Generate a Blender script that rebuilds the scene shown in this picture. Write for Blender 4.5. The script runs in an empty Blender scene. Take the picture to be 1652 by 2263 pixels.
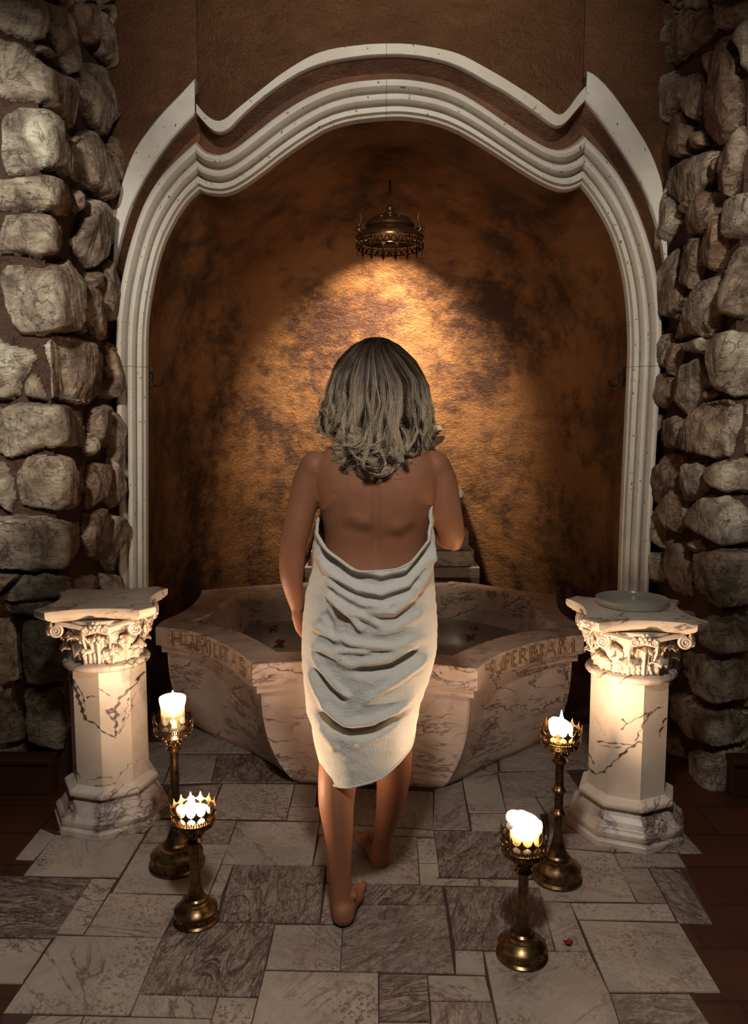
import bpy, bmesh, math, random
import numpy as np
from mathutils import Vector, Matrix, noise as mnoise
from math import sin, cos, pi, radians, atan2, sqrt, tan
random.seed(7); rng = np.random.default_rng(7)
scene = bpy.context.scene
COL = scene.collection

# ------------------------------------------------------------------ camera
F_PX, CX, CY, CAM_H = 1720.0, 826.0, 1131.5, 1.42
PITCH, YAW = radians(6.17), radians(0.30)
cam = bpy.data.cameras.new('camera'); cam_o = bpy.data.objects.new('camera', cam); COL.objects.link(cam_o)
cam.sensor_fit = 'VERTICAL'; cam.sensor_height = 36; cam.lens = F_PX/2263*36
cam_o.location = (0, 0, CAM_H); cam_o.rotation_euler = (pi/2-PITCH, 0, YAW)
cam.clip_start = .05
scene.camera = cam_o
# ------------------------------------------------------------------ world, exposure
w = bpy.data.worlds.new('world'); scene.world = w; w.use_nodes = True
w.node_tree.nodes['Background'].inputs[0].default_value = (.30, .16, .11, 1)
w.node_tree.nodes['Background'].inputs[1].default_value = 0.014
vs = scene.view_settings
vs.view_transform = 'Standard'; vs.look = 'None'; vs.gamma = 1; vs.use_curve_mapping = False
vs.exposure = 2.2
FLAME = 790.0
def spot(name, loc, target, power, size, blend, col, rad=.05):
    l = bpy.data.lights.new(name, 'SPOT'); l.energy = power; l.spot_size = radians(size); l.spot_blend = blend
    l.color = col; l.shadow_soft_size = rad
    o = bpy.data.objects.new(name, l); COL.objects.link(o); o.location = loc
    o.rotation_euler = (Vector(target)-Vector(loc)).to_track_quat('-Z', 'Y').to_euler()
    return o
COOL = (1.0, .95, .85)
# ceiling spots of the room the photographer stands in
spot('ceiling_spot_stone_left', (-0.85, 0.3, 2.75), (-1.70, 3.0, 1.92), 98, 43, .6, COOL, .10)
spot('ceiling_spot_stone_right', (0.75, 0.3, 2.75), (1.75, 3.0, 1.92), 72, 43, .6, COOL, .10)
spot('ceiling_spot_arch', (0.0, 0.8, 3.3), (0.0, 3.7, 3.0), 70, 58, .9, COOL, .10)
spot('ceiling_spot_floor', (0.0, 0.4, 3.0), (0.05, 1.75, 0.0), 37, 70, .8, COOL, .12)

# pixel rays
_F = Vector((-sin(YAW)*cos(PITCH), cos(YAW)*cos(PITCH), -sin(PITCH)))
_R = Vector((cos(YAW), sin(YAW), 0)); _U = _R.cross(_F)
def ray(px, py): return _F + _R*((px-CX)/F_PX) + _U*((CY-py)/F_PX)
def at_y(px, py, Y):
    r = ray(px, py); return Vector((0, 0, CAM_H)) + r*(Y/r.y)
def at_z(px, py, Z):
    r = ray(px, py); return Vector((0, 0, CAM_H)) + r*((Z-CAM_H)/r.z)
def proj(p):
    d = Vector(p)-Vector((0, 0, CAM_H)); k = d.dot(_F)
    return CX+F_PX*d.dot(_R)/k, CY-F_PX*d.dot(_U)/k
def proj_np(P):
    d = P-np.array([0, 0, CAM_H]); k = d@np.array(_F)
    return CX+F_PX*(d@np.array(_R))/k, CY-F_PX*(d@np.array(_U))/k
def pxm(y, z): return ((y*cos(PITCH)+(CAM_H-z)*sin(PITCH))/F_PX)      # metres per pixel there

# ------------------------------------------------------------------ helpers
def mesh_obj(name, verts, faces, mat=None, parent=None, smooth=False, attrs=None, loc=None):
    me = bpy.data.meshes.new(name); me.from_pydata([tuple(v) for v in verts], [], faces)
    if mat: me.materials.append(mat)
    if smooth: me.polygons.foreach_set('use_smooth', [True]*len(me.polygons))
    if attrs:
        for k, vals in attrs.items():
            a = me.color_attributes.new(k, 'FLOAT_COLOR', 'POINT')
            arr = np.ones((len(verts), 4), dtype=np.float32); v = np.asarray(vals, dtype=np.float32)
            if v.ndim == 1: arr[:, :3] = v[:, None]
            else: arr[:, :v.shape[1]] = v
            a.data.foreach_set('color', arr.ravel())
    me.update()
    o = bpy.data.objects.new(name, me); COL.objects.link(o)
    if parent: o.parent = parent
    if loc is not None: o.location = loc
    return o
def fixn(o):
    bm = bmesh.new(); bm.from_mesh(o.data); bmesh.ops.recalc_face_normals(bm, faces=bm.faces); bm.to_mesh(o.data); bm.free(); return o
def thing(name, label, cat, loc=(0, 0, 0), rz=0, group=None):
    o = bpy.data.objects.new(name, None); COL.objects.link(o); o.location = loc; o.rotation_euler = (0, 0, rz)
    o.empty_display_size = .05; o['label'] = label; o['category'] = cat
    if group: o['group'] = group
    return o
def tag(o, label, cat, group=None, kind=None):
    o['label'] = label; o['category'] = cat
    if group: o['group'] = group
    if kind: o['kind'] = kind
    return o
def struct(o): o['kind'] = 'structure'; return o
def mod_bevel(o, w_, seg=2, ang=35):
    m = o.modifiers.new('b', 'BEVEL'); m.width = w_; m.segments = seg; m.limit_method = 'ANGLE'; m.angle_limit = radians(ang); return o
def smooth_ang(o, deg=35):
    me = o.data; me.polygons.foreach_set('use_smooth', [True]*len(me.polygons))
    try: me.set_sharp_from_angle(angle=radians(deg))
    except Exception: pass
    return o
class MB:
    def __init__(s): s.v = []; s.f = []; s.c = []
    def add(s, v, f, c=None):
        n = len(s.v); s.v += [tuple(x) for x in v]; s.f += [tuple(i+n for i in q) for q in f]
        if c is not None: s.c += list(c)
        return s
    def box(s, a, b):
        x0, y0, z0 = a; x1, y1, z1 = b
        return s.add([(x0,y0,z0),(x1,y0,z0),(x1,y1,z0),(x0,y1,z0),(x0,y0,z1),(x1,y0,z1),(x1,y1,z1),(x0,y1,z1)],
                     [(0,3,2,1),(4,5,6,7),(0,1,5,4),(1,2,6,5),(2,3,7,6),(3,0,4,7)])
    def prism(s, pts, z0, z1):
        n = len(pts); v = [(p[0], p[1], z0) for p in pts]+[(p[0], p[1], z1) for p in pts]
        return s.add(v, [tuple(range(n-1, -1, -1)), tuple(range(n, 2*n))]+[(i, (i+1) % n, n+(i+1) % n, n+i) for i in range(n)])
    def lathe(s, prof, seg=48, rot=0, c=(0, 0, 0), cap=True):
        v = []
        for r, z in prof:
            for k in range(seg):
                a = rot+2*pi*k/seg; v.append((c[0]+r*cos(a), c[1]+r*sin(a), c[2]+z))
        f = []
        for j in range(len(prof)-1):
            for k in range(seg):
                k2 = (k+1) % seg; f.append((j*seg+k, j*seg+k2, (j+1)*seg+k2, (j+1)*seg+k))
        if cap:
            f.append(tuple(range(seg-1, -1, -1))); n = (len(prof)-1)*seg; f.append(tuple(range(n, n+seg)))
        return s.add(v, f)
    def tube(s, pts, rad, seg=8, c=None, flat=1.0):
        pts = [Vector(p) for p in pts]; n = len(pts)
        if not hasattr(rad, '__len__'): rad = [rad]*n
        v = []; prev = None; cs = []
        for i, p in enumerate(pts):
            t = (pts[min(i+1, n-1)]-pts[max(i-1, 0)]).normalized()
            if prev is None:
                a = Vector((0, 0, 1)) if abs(t.z) < .9 else Vector((1, 0, 0)); u = t.cross(a).normalized()
            else: u = (prev-t*prev.dot(t)).normalized()
            prev = u; b = t.cross(u)
            for k in range(seg):
                a = 2*pi*k/seg; v.append(p+(u*cos(a)+b*sin(a)*flat)*rad[i])
                if c is not None: cs.append(c[i])
        f = [(i*seg+k, i*seg+(k+1) % seg, (i+1)*seg+(k+1) % seg, (i+1)*seg+k) for i in range(n-1) for k in range(seg)]
        f += [tuple(range(seg-1, -1, -1)), tuple(range((n-1)*seg, n*seg))]
        return s.add(v, f, cs if c is not None else None)
    def ball(s, c, r, seg=12, rings=8, M=None):
        if not hasattr(r, '__len__'): r = (r, r, r)
        v = []; 
        for j in range(rings+1):
            ph = pi*j/rings
            for k in range(seg):
                a = 2*pi*k/seg; q = Vector((r[0]*sin(ph)*cos(a), r[1]*sin(ph)*sin(a), r[2]*cos(ph)))
                if M: q = M @ q
                v.append(Vector(c)+q)
        f = [(j*seg+k, (j+1)*seg+k, (j+1)*seg+(k+1) % seg, j*seg+(k+1) % seg) for j in range(rings) for k in range(seg)]
        return s.add(v, f)
    def build(s, name, mat=None, parent=None, smooth=False, attrs=None, merge=True, ang=None):
        o = mesh_obj(name, s.v, s.f, mat, parent, smooth, attrs)
        if merge and not attrs:
            bm = bmesh.new(); bm.from_mesh(o.data); bmesh.ops.remove_doubles(bm, verts=bm.verts, dist=1e-6)
            bmesh.ops.dissolve_degenerate(bm, edges=bm.edges, dist=1e-7)
            bmesh.ops.recalc_face_normals(bm, faces=bm.faces); bm.to_mesh(o.data); bm.free()
        if ang: smooth_ang(o, ang)
        return o
def resample(pts, n):
    P = np.array([list(p) for p in pts], dtype=float); d = np.r_[0, np.cumsum(np.linalg.norm(np.diff(P, axis=0), axis=1))]
    t = np.linspace(0, d[-1], n); return np.stack([np.interp(t, d, P[:, k]) for k in range(P.shape[1])], 1)
def smooth_curve(pts, n, it=2):
    P = [np.array(p, float) for p in pts]
    for _ in range(it):
        Q = [P[0]]
        for a, b in zip(P[:-1], P[1:]): Q += [a*.75+b*.25, a*.25+b*.75]
        Q.append(P[-1]); P = Q
    return resample(P, n)

# ------------------------------------------------------------------ materials
class NT:
    def __init__(s, name):
        s.m = bpy.data.materials.new(name); s.m.use_nodes = True; s.t = s.m.node_tree; s.n = s.t.nodes
        s.b = s.n['Principled BSDF']; s.out = s.n['Material Output']
    def new(s, typ, ins=None, **kw):
        q = s.n.new(typ)
        for k, v in kw.items(): setattr(q, k, v)
        for k, v in (ins or {}).items(): s.set(q, k, v)
        return q
    def set(s, q, k, v):
        if isinstance(v, bpy.types.NodeSocket): s.t.links.new(v, q.inputs[k])
        else: q.inputs[k].default_value = v
    def P(s, **kw):
        for k, v in kw.items(): s.set(s.b, k.replace('_', ' '), v)
        return s
    def obj(s, scale=1):
        tc = s.new('ShaderNodeTexCoord'); mp = s.new('ShaderNodeMapping', {'Vector': tc.outputs['Object']})
        mp.inputs['Scale'].default_value = scale if hasattr(scale, '__len__') else (scale,)*3
        return mp.outputs[0]
    def rot(s, v, e, scale=(1, 1, 1), loc=(0, 0, 0)):
        mp = s.new('ShaderNodeMapping', {'Vector': v}); mp.inputs['Rotation'].default_value = e; mp.inputs['Scale'].default_value = scale; mp.inputs['Location'].default_value = loc
        return mp.outputs[0]
    def noise(s, v, scale, detail=4, rough=.55, dist=0, col=False):
        q = s.new('ShaderNodeTexNoise', {'Vector': v, 'Scale': scale, 'Detail': detail, 'Roughness': rough, 'Distortion': dist}); return q.outputs['Color' if col else 0]
    def math(s, op, a, b=0.0, c=None, clamp=False):
        q = s.new('ShaderNodeMath', {0: a, 1: b}, operation=op); q.use_clamp = clamp
        if c is not None: s.set(q, 2, c)
        return q.outputs[0]
    def ramp(s, v, stops, interp='LINEAR'):
        q = s.new('ShaderNodeValToRGB', {'Fac': v}); e = q.color_ramp.elements; q.color_ramp.interpolation = interp
        while len(e) < len(stops): e.new(.5)
        for el, (p, c) in zip(e, stops): el.position = p; el.color = c if hasattr(c, '__len__') and len(c) == 4 else ((c, c, c, 1) if not hasattr(c, '__len__') else (*c, 1))
        return q.outputs['Color']
    def mix(s, f, a, b, mode='MIX'):
        q = s.new('ShaderNodeMix', data_type='RGBA', blend_type=mode)
        s.set(q, 0, f)
        for k, v in ((6, a), (7, b)):
            if isinstance(v, bpy.types.NodeSocket): s.t.links.new(v, q.inputs[k])
            else: q.inputs[k].default_value = v if len(v) == 4 else (*v, 1)
        return q.outputs[2]
    def bump(s, h, st=.3, d=.01, nrm=None):
        q = s.new('ShaderNodeBump', {'Height': h, 'Strength': st, 'Distance': d})
        if nrm: s.t.links.new(nrm, q.inputs['Normal'])
        return q.outputs[0]
    def attr(s, name): return s.new('ShaderNodeAttribute', attribute_name=name).outputs['Color']
    def vein(s, v, scale, width, detail=5, dist=.6, rough=.6):
        n = s.noise(v, scale, detail, rough, dist); a = s.math('ABSOLUTE', s.math('SUBTRACT', n, .5)); 
        return s.math('SUBTRACT', 1.0, s.math('DIVIDE', a, width, clamp=True), clamp=True)
    def sep(s, c):
        q = s.new('ShaderNodeSeparateColor', {0: c}); return q.outputs
def marble(name, base=(.66, .58, .50), dark=(.085, .05, .045), tint=(.50, .40, .33), amt=1.0, scale=1.0, rough=.35, e=(.4, .5, .9), thick=1.0, stretch=(1, 1, 2.4), wave=1.0):
    m = NT(name); v0 = m.obj(); v = m.rot(v0, e, stretch)
    n1 = m.noise(v0, 5*scale, 5)
    big = m.vein(v, 1.8*scale, .011*thick, 7, 1.1, .68); mask = m.ramp(m.noise(v0, 3.1*scale, 2), [(.44, 0), (.56, 1)])
    fine = m.vein(v, 5.5*scale, .009*thick, 6, .8); mask2 = m.ramp(m.noise(v0, 3.3*scale+1, 2), [(.52, 0), (.64, 1)])
    vv = m.math('MAXIMUM', m.math('MULTIPLY', big, mask), m.math('MULTIPLY', m.math('MULTIPLY', fine, .7), mask2))
    wvn = m.new('ShaderNodeTexWave', {'Vector': m.rot(v0, (e[0]+.5, e[1]-.3, .2)), 'Scale': 1.6*scale, 'Distortion': 7.0, 'Detail': 4.0, 'Detail Scale': 1.2, 'Detail Roughness': .6}, wave_type='BANDS', bands_direction='Z').outputs['Fac']
    wl = m.math('MULTIPLY', m.math('SUBTRACT', 1.0, m.math('DIVIDE', m.math('ABSOLUTE', m.math('SUBTRACT', wvn, .5)), .085, clamp=True), clamp=True), m.ramp(m.noise(v0, 2.7*scale, 2), [(.46, 0), (.56, 1)]))
    vv = m.math('MAXIMUM', vv, m.math('MULTIPLY', wl, wave))
    vv = m.math('MULTIPLY', vv, amt, clamp=True)
    if name == 'pale_marble': vv = m.math('MAXIMUM', vv, m.sep(m.attr('vein'))[0])
    c = m.mix(m.ramp(n1, [(.35, 0), (.7, 1)]), base, tint); c = m.mix(vv, c, dark)
    m.P(Base_Color=c, Roughness=rough, Normal=m.bump(m.noise(v0, 60, 4), .12, .004))
    m.b.inputs['Specular IOR Level'].default_value = .4
    return m.m
M_ped = marble('veined_white_marble', (.68, .585, .49), (.05, .024, .024), (.58, .48, .39), 1.0, 1.3, .38, (.3, .9, .5), 2.2)
M_pedb = marble('dark_veined_marble', (.62, .52, .45), (.06, .03, .03), (.42, .33, .28), 1.0, 2.4, .35, (.2, .4, .2), 3.6)
M_shaft = marble('pale_marble', (.70, .60, .50), (.05, .022, .022), (.60, .49, .40), .45, 1.6, .38, (.3, .9, .5), .8, (1, 1, 2.4), .3)
M_basin = marble('grey_veined_marble', (.60, .47, .40), (.10, .045, .04), (.46, .34, .285), 1.0, 1.5, .36, (.1, .5, .3), 2.4, (1, 1, 4.0))
M_rim = marble('rim_marble', (.56, .44, .37), (.07, .032, .03), (.40, .30, .25), 1.0, 2.0, .30, (.6, .2, .9), 3.0)
M_step = marble('step_marble', (.40, .33, .29), (.09, .06, .055), (.30, .25, .22), 1.0, 2.6, .45, (.6, .2, .9), 2.0)

def mk_travertine():
    m = NT('travertine'); v = m.obj(); n = m.noise(v, 14, 6); pits = m.ramp(m.noise(m.obj((1, 1, .8)), 55, 3), [(.30, 1), (.34, 0)])
    big = m.ramp(m.noise(v, 4, 4), [(.35, 0), (.65, 1)])
    c = m.mix(n, (.35, .32, .275), (.55, .51, .44)); c = m.mix(big, c, (.42, .36, .295)); c = m.mix(pits, c, (.11, .065, .045))
    s3 = m.new('ShaderNodeSeparateXYZ', {0: m.obj()}).outputs; jz = m.math('LESS_THAN', m.math('ABSOLUTE', m.math('SUBTRACT', s3[2], 1.705)), .0016); jx = m.math('LESS_THAN', m.math('ABSOLUTE', m.math('SUBTRACT', s3[0], .035)), .0013)
    c = m.mix(m.math('MULTIPLY', m.math('MAXIMUM', jz, jx), .75), c, (.08, .05, .035))
    m.P(Base_Color=c, Roughness=.7, Normal=m.bump(m.math('SUBTRACT', n, pits), .35, .006)); return m.m
M_trav = mk_travertine()
def mk_gold(name, c1, c2, c3, rough=.42, metal=.55, patch=1.0):
    m = NT(name); v = m.obj(); w_ = m.obj((1, 1, 1.6))
    n1 = m.noise(v, 2.2, 8, .65, .3); n2 = m.noise(w_, 9, 9, .74, .25); n3 = m.noise(m.obj((1, 1, 1.3)), 55, 3, .5, 1.2)
    p = m.ramp(m.math('ADD', m.math('MULTIPLY', n1, .6), m.math('MULTIPLY', n2, .4)), [(.43, 0), (.55, 1)])
    c = m.mix(m.noise(v, 1.3, 3), c1, c2); c = m.mix(m.math('MULTIPLY', m.math('SUBTRACT', 1.0, p), patch, clamp=True), c, c3)
    h = m.math('ADD', m.math('MULTIPLY', n3, .6), m.math('MULTIPLY', n2, 1.2))
    m.P(Base_Color=c, Roughness=m.math('ADD', rough, m.math('MULTIPLY', n2, .2)), Metallic=metal, Normal=m.bump(h, .75, .012)); return m.m
M_gold = mk_gold('gilded_plaster_niche', (.26, .125, .045), (.085, .029, .007), (.022, .006, .0025), .38, .6, .9)
M_plast = mk_gold('bronze_plaster', (.125, .052, .018), (.085, .033, .010), (.07, .025, .007), .34, .6, .7)
M_cove = mk_gold('dark_bronze_plaster', (.17, .07, .028), (.11, .045, .02), (.06, .022, .012), .5, .3, .7)
def mk_stone():
    m = NT('rough_stone_wall'); v = m.obj(); a = m.sep(m.attr('stone'))
    n1 = m.noise(v, 9, 8, .65, .5); n2 = m.noise(m.obj((1.5, 1.5, 5)), 12, 7, .7, 1.5)
    crack = m.vein(v, 5, .012, 6, 1.6); fine = m.ramp(m.noise(v, 45, 6, .7), [(.3, 0), (.7, 1)])
    c = m.mix(m.ramp(n1, [(.38, 0), (.64, 1)]), (.15, .115, .09), (.60, .56, .475))
    c = m.mix(m.math('MULTIPLY', m.ramp(n2, [(.52, 0), (.66, 1)]), .75), c, (.10, .062, .045))
    c = m.mix(m.math('MULTIPLY', crack, m.ramp(m.noise(v, 3.7, 2), [(.45, 0), (.6, .9)])), c, (.045, .025, .02))
    c = m.mix(m.math('MULTIPLY', fine, .25), c, (.30, .25, .2))
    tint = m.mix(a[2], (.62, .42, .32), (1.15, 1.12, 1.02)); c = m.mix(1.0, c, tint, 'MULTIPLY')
    mort = m.mix(m.noise(v, 20, 5), (.06, .028, .018), (.10, .052, .035))
    c = m.mix(m.ramp(a[0], [(.35, 0), (.6, 1)]), mort, c)
    h = m.math('ADD', m.math('MULTIPLY', n1, 1.0), m.math('ADD', m.math('MULTIPLY', n2, .5), m.math('MULTIPLY', fine, .25))); h = m.math('SUBTRACT', h, m.math('MULTIPLY', crack, .4))
    m.P(Base_Color=c, Roughness=.8, Normal=m.bump(h, .9, .022)); m.b.inputs['Specular IOR Level'].default_value = .25
    return m.m
M_stone = mk_stone()
def mk_floor():
    m = NT('marble_slabs'); v = m.obj(); a = m.sep(m.attr('slab'))
    # every slab reads the textures at its own offset and turn
    off = m.new('ShaderNodeCombineXYZ', {0: m.math('MULTIPLY', a[1], 17.0), 1: m.math('MULTIPLY', a[1], 31.0), 2: 0.0}).outputs[0]
    vr = m.new('ShaderNodeVectorRotate', {'Vector': v, 'Angle': m.math('MULTIPLY', a[2], 3.0)}, rotation_type='Z_AXIS').outputs[0]
    vo = m.new('ShaderNodeVectorMath', {0: vr, 1: off}, operation='ADD').outputs[0]
    vs_ = m.rot(vo, (0, 0, .5), (1, 3.2, 1))
    n = m.noise(vo, 6, 6); spk = m.ramp(m.noise(vo, 95, 2, .6), [(.52, 0), (.60, 1)]); spm = m.ramp(m.noise(vo, 4, 3), [(.42, 0), (.6, 1)])
    vein1 = m.math('MULTIPLY', m.vein(vs_, 2.2, .02, 7, .9), m.ramp(m.noise(vo, 2.3, 2), [(.45, 0), (.58, 1)]))
    vt = m.rot(vo, (0, 0, .75), (1, 3.6, 1))
    heavy = m.math('MAXIMUM', m.vein(vt, 3.2, .035, 8, 1.4, .62), m.math('MAXIMUM', m.math('MULTIPLY', m.vein(vs_, 8, .035, 6, 1.2, .6), .9), m.math('MULTIPLY', m.vein(vt, 15, .05, 5, 1.0, .6), .7)))
    heavy = m.math('MAXIMUM', heavy, m.math('MULTIPLY', m.ramp(m.noise(vt, 4, 8, .7, 1.2), [(.52, 0), (.66, 1)]), .75))
    c = m.mix(m.ramp(n, [(.3, 0), (.7, 1)]), (.30, .245, .205), (.42, .355, .30))
    c = m.mix(m.math('MULTIPLY', m.math('MULTIPLY', spk, spm), .85), c, (.15, .09, .07))
    c = m.mix(m.math('MULTIPLY', a[0], .45), c, (.20, .135, .11)); c = m.mix(m.math('MULTIPLY', vein1, .85), c, (.11, .06, .05))
    c = m.mix(m.math('MULTIPLY', heavy, m.math('MULTIPLY', a[0], 1.0)), c, (.035, .016, .013))
    m.P(Base_Color=c, Roughness=m.math('ADD', .24, m.math('MULTIPLY', n, .22)), Normal=m.bump(m.math('ADD', m.noise(vo, 70, 4, .6), m.math('MULTIPLY', n, 1.2)), .55, .006))
    return m.m
M_floor = mk_floor()
def mk_simple(name, col, rough=.5, metal=0, bump=None, var=.0, vscale=8, **kw):
    m = NT(name); c = (*col, 1)
    if var:
        n = m.noise(m.obj(), vscale, 5); c = m.mix(n, tuple(x*(1-var) for x in col), tuple(min(1, x*(1+var)) for x in col))
    m.P(Base_Color=c, Roughness=rough, Metallic=metal)
    if bump: m.P(Normal=m.bump(m.noise(m.obj(), bump[0], 4), bump[1], bump[2]))
    for k, v in kw.items(): m.b.inputs[k.replace('_', ' ')].default_value = v
    return m.m
M_grout = mk_simple('grout', (.05, .025, .018), .9, 0, (80, .4, .003), .3)
def mk_terra():
    m = NT('brown_floor_tiles'); v = m.obj((1, 1, 1))
    br = m.new('ShaderNodeTexBrick', {'Vector': v, 'Scale': 1.0, 'Mortar Size': .006, 'Brick Width': .6, 'Row Height': .2, 'Color1': (.065, .018, .006, 1), 'Color2': (.045, .012, .005, 1), 'Mortar': (.02, .008, .006, 1)})
    c = m.mix(m.math('MULTIPLY', m.noise(v, 6, 5), .4), br.outputs[0], (.06, .018, .01)); m.P(Base_Color=c, Roughness=.5); return m.m
M_terra = mk_terra()
def mk_brass():
    m = NT('aged_brass'); v = m.obj(); n = m.noise(v, 35, 6, .65); n2 = m.noise(v, 10, 4)
    c = m.mix(m.ramp(n, [(.38, 0), (.66, 1)]), (.09, .050, .024), (.28, .18, .085)); c = m.mix(m.ramp(n2, [(.5, 0), (.75, .7)]), c, (.05, .022, .012))
    m.P(Base_Color=c, Metallic=.95, Roughness=m.math('ADD', .20, m.math('MULTIPLY', n, .18)), Normal=m.bump(n, .12, .002)); return m.m
M_brass = mk_brass()
M_dbrass = mk_simple('dark_bronze', (.16, .075, .032), .38, .85, (60, .2, .002), .35, 20)
def mk_skin():
    m = NT('skin'); v = m.obj(); n = m.noise(v, 9, 4); c = m.mix(n, (.30, .122, .064), (.37, .16, .088))
    m.P(Base_Color=c, Roughness=.55, Normal=m.bump(m.noise(v, 220, 3), .08, .001))
    m.b.inputs['Subsurface Weight'].default_value = .15; m.b.inputs['Subsurface Radius'].default_value = (.8, .3, .15); m.b.inputs['Subsurface Scale'].default_value = .01
    m.b.inputs['Specular IOR Level'].default_value = .35
    return m.m
M_skin = mk_skin()
def mk_towel():
    m = NT('terry_cloth'); v = m.obj(); n = m.noise(v, 430, 2, .7); n2 = m.noise(v, 130, 4, .7)
    m.P(Base_Color=m.mix(n2, (.64, .61, .55), (.78, .75, .68)), Roughness=.95, Normal=m.bump(m.math('ADD', n, m.math('MULTIPLY', n2, 1.4)), .75, .005))
    m.b.inputs['Sheen Weight'].default_value = .3; m.b.inputs['Sheen Roughness'].default_value = .4; return m.m
M_towel = mk_towel()
def mk_hair():
    m = NT('hair'); a = m.sep(m.attr('tone'))
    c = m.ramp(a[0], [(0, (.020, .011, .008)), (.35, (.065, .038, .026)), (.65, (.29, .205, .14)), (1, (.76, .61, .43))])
    m.P(Base_Color=c, Roughness=.42); m.b.inputs['Specular IOR Level'].default_value = .6; return m.m
M_hair = mk_hair()
M_lip = mk_simple('lips', (.35, .10, .08), .4); M_eye = mk_simple('eye_white', (.7, .68, .65), .2); M_iris = mk_simple('iris', (.06, .04, .03), .2)
M_nail = mk_simple('nail_polish', (.16, .02, .02), .25)
def mk_wax():
    m = NT('candle_wax'); v = m.obj(); m.P(Base_Color=(.66, .60, .51, 1), Roughness=.45, Normal=m.bump(m.noise(v, 30, 3), .15, .004))
    m.b.inputs['Subsurface Weight'].default_value = 1.0; m.b.inputs['Subsurface Radius'].default_value = (1, .92, .80); m.b.inputs['Subsurface Scale'].default_value = .06
    return m.m
M_wax = mk_wax()
def mk_flame():
    m = NT('flame'); m.n.remove(m.b); e = m.new('ShaderNodeEmission', {0: (1, .68, .43, 1), 1: FLAME}); m.t.links.new(e.outputs[0], m.out.inputs[0]); return m.m
M_flame = mk_flame()
M_wick = mk_simple('charred_wick', (.01, .008, .006), .9)
M_groove_shade = mk_simple('groove_shade', (.03, .012, .008), .8)  # near-black colour standing in for the shade in the letter cuts
M_goldleaf = mk_simple('gilded_letter', (.62, .33, .13), .35, .5, None, .25, 60)
M_water = mk_simple('basin_water', (.17, .14, .12), .10, 0, (6, .15, .004), 0, 8)
M_petal = mk_simple('red_rose_petal', (.14, .008, .008), .5)
M_iron = mk_simple('black_iron', (.02, .012, .01), .4, .8)
M_skirting = mk_simple('dark_wood_skirting', (.045, .016, .008), .5, 0, None, .3, 5)
def mk_glass():
    m = NT('frosted_glass_dish'); m.P(Base_Color=(.55, .53, .46, 1), Roughness=.2); m.b.inputs['Transmission Weight'].default_value = .35; return m.m
M_glass = mk_glass()

# ================================================================== STRUCTURE
D = 3.75
LI = [(328,1330),(328,1200),(328,1000),(328,800),(328,750),(332,690),(345,615),(362,550),(390,490),(415,452),(444,425)]
LO = [(268,1330),(267,1200),(265,1000),(263,810),(262,750),(267,675),(280,600),(295,540),(320,465),(350,410),(390,365),(440,321)]
MI = [(444,425),(456,431),(470,434),(500,436),(530,425),(575,395),(625,355),(675,320),(725,290),(775,275),(826,269),(870,266),(901,267),(951,275),(1001,292),(1051,320),(1101,352),(1151,385),(1201,415),(1241,428),(1266,422),(1280,414)]
MO = [(440,321),(455,340),(475,349),(495,350),(520,340),(565,305),(615,265),(670,230),(725,205),(775,192),(826,187),(876,185),(926,190),(976,200),(1026,222),(1076,255),(1126,290),(1176,322),(1206,337),(1236,340),(1261,327),(1282,308)]
RI = [(1280,414),(1301,440),(1326,480),(1351,530),(1368,590),(1378,645),(1383,700),(1385,760),(1384,810),(1375,1000),(1368,1150),(1363,1330)]
RO = [(1282,308),(1316,340),(1351,380),(1381,430),(1406,485),(1426,540),(1441,600),(1451,665),(1455,725),(1452,810),(1442,1000),(1432,1150),(1424,1330)]
GLI = [(261,600),(272,550),(290,480),(320,415),(350,365),(390,310),(437,262)]
GLO = [(259,600),(264,500),(272,435),(282,400),(300,350),(325,310),(365,260),(400,225),(437,185)]
GMI = [(440,262),(460,285),(475,300),(492,305),(510,298),(540,265),(580,230),(625,197),(675,167),(725,150),(775,141),(826,135),(901,134),(976,147),(1026,167),(1076,197),(1106,212),(1151,242),(1186,267),(1216,290),(1231,291),(1246,280),(1266,255),(1286,234)]
GMO = [(440,240),(460,265),(480,278),(500,277),(530,250),(575,215),(625,175),(665,150),(700,131),(740,120),(780,115),(826,110),(901,110),(956,118),(1011,131),(1051,152),(1096,177),(1136,202),(1176,227),(1206,250),(1228,268),(1246,255),(1266,225),(1286,202)]
GRI = [(1286,234),(1316,270),(1351,320),(1386,375),(1416,430),(1436,485),(1451,540),(1460,600)]
GRO = [(1289,169),(1306,176),(1336,205),(1366,245),(1396,290),(1421,330),(1441,375),(1453,415),(1459,460),(1463,550),(1464,600)]
def bow(px):
    t = (px-864)/425.0
    return .13*max(0.0, 1-t*t) if abs(t) < 1 else 0.0
def wp(q, dy=0.0):
    p = at_y(q[0], q[1], D-bow(q[0])); p.y += dy; return p
def ribbon(name, OUT, INN, prof, mat, n, itr=1):
    A = smooth_curve(OUT, n, itr); B = smooth_curve(INN, n, itr); v = []; f = []; k = len(prof)
    for a, b in zip(A, B):
        pa, pb = wp(a), wp(b)
        for t, h in prof:
            p = pa.lerp(pb, t); p.y -= h; v.append(p)
    for i in range(n-1):
        for j in range(k-1): f.append((i*k+j, (i+1)*k+j, (i+1)*k+j+1, i*k+j+1))
    return v, f
def multi_ribbon(name, segs, prof, mat, ang=30):
    mb = MB()
    for O, I, n in segs: v, f = ribbon(name, O, I, prof, mat, n); mb.add(v, f)
    return mb.build(name, mat, None, ang=ang)
def torus_prof(t0, t1, h0, h1, n=6):
    return [(t0+(t1-t0)*(.5-.5*cos(pi*i/n)), h0+(h1-h0)*sin(pi*i/n)) for i in range(n+1)]
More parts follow.
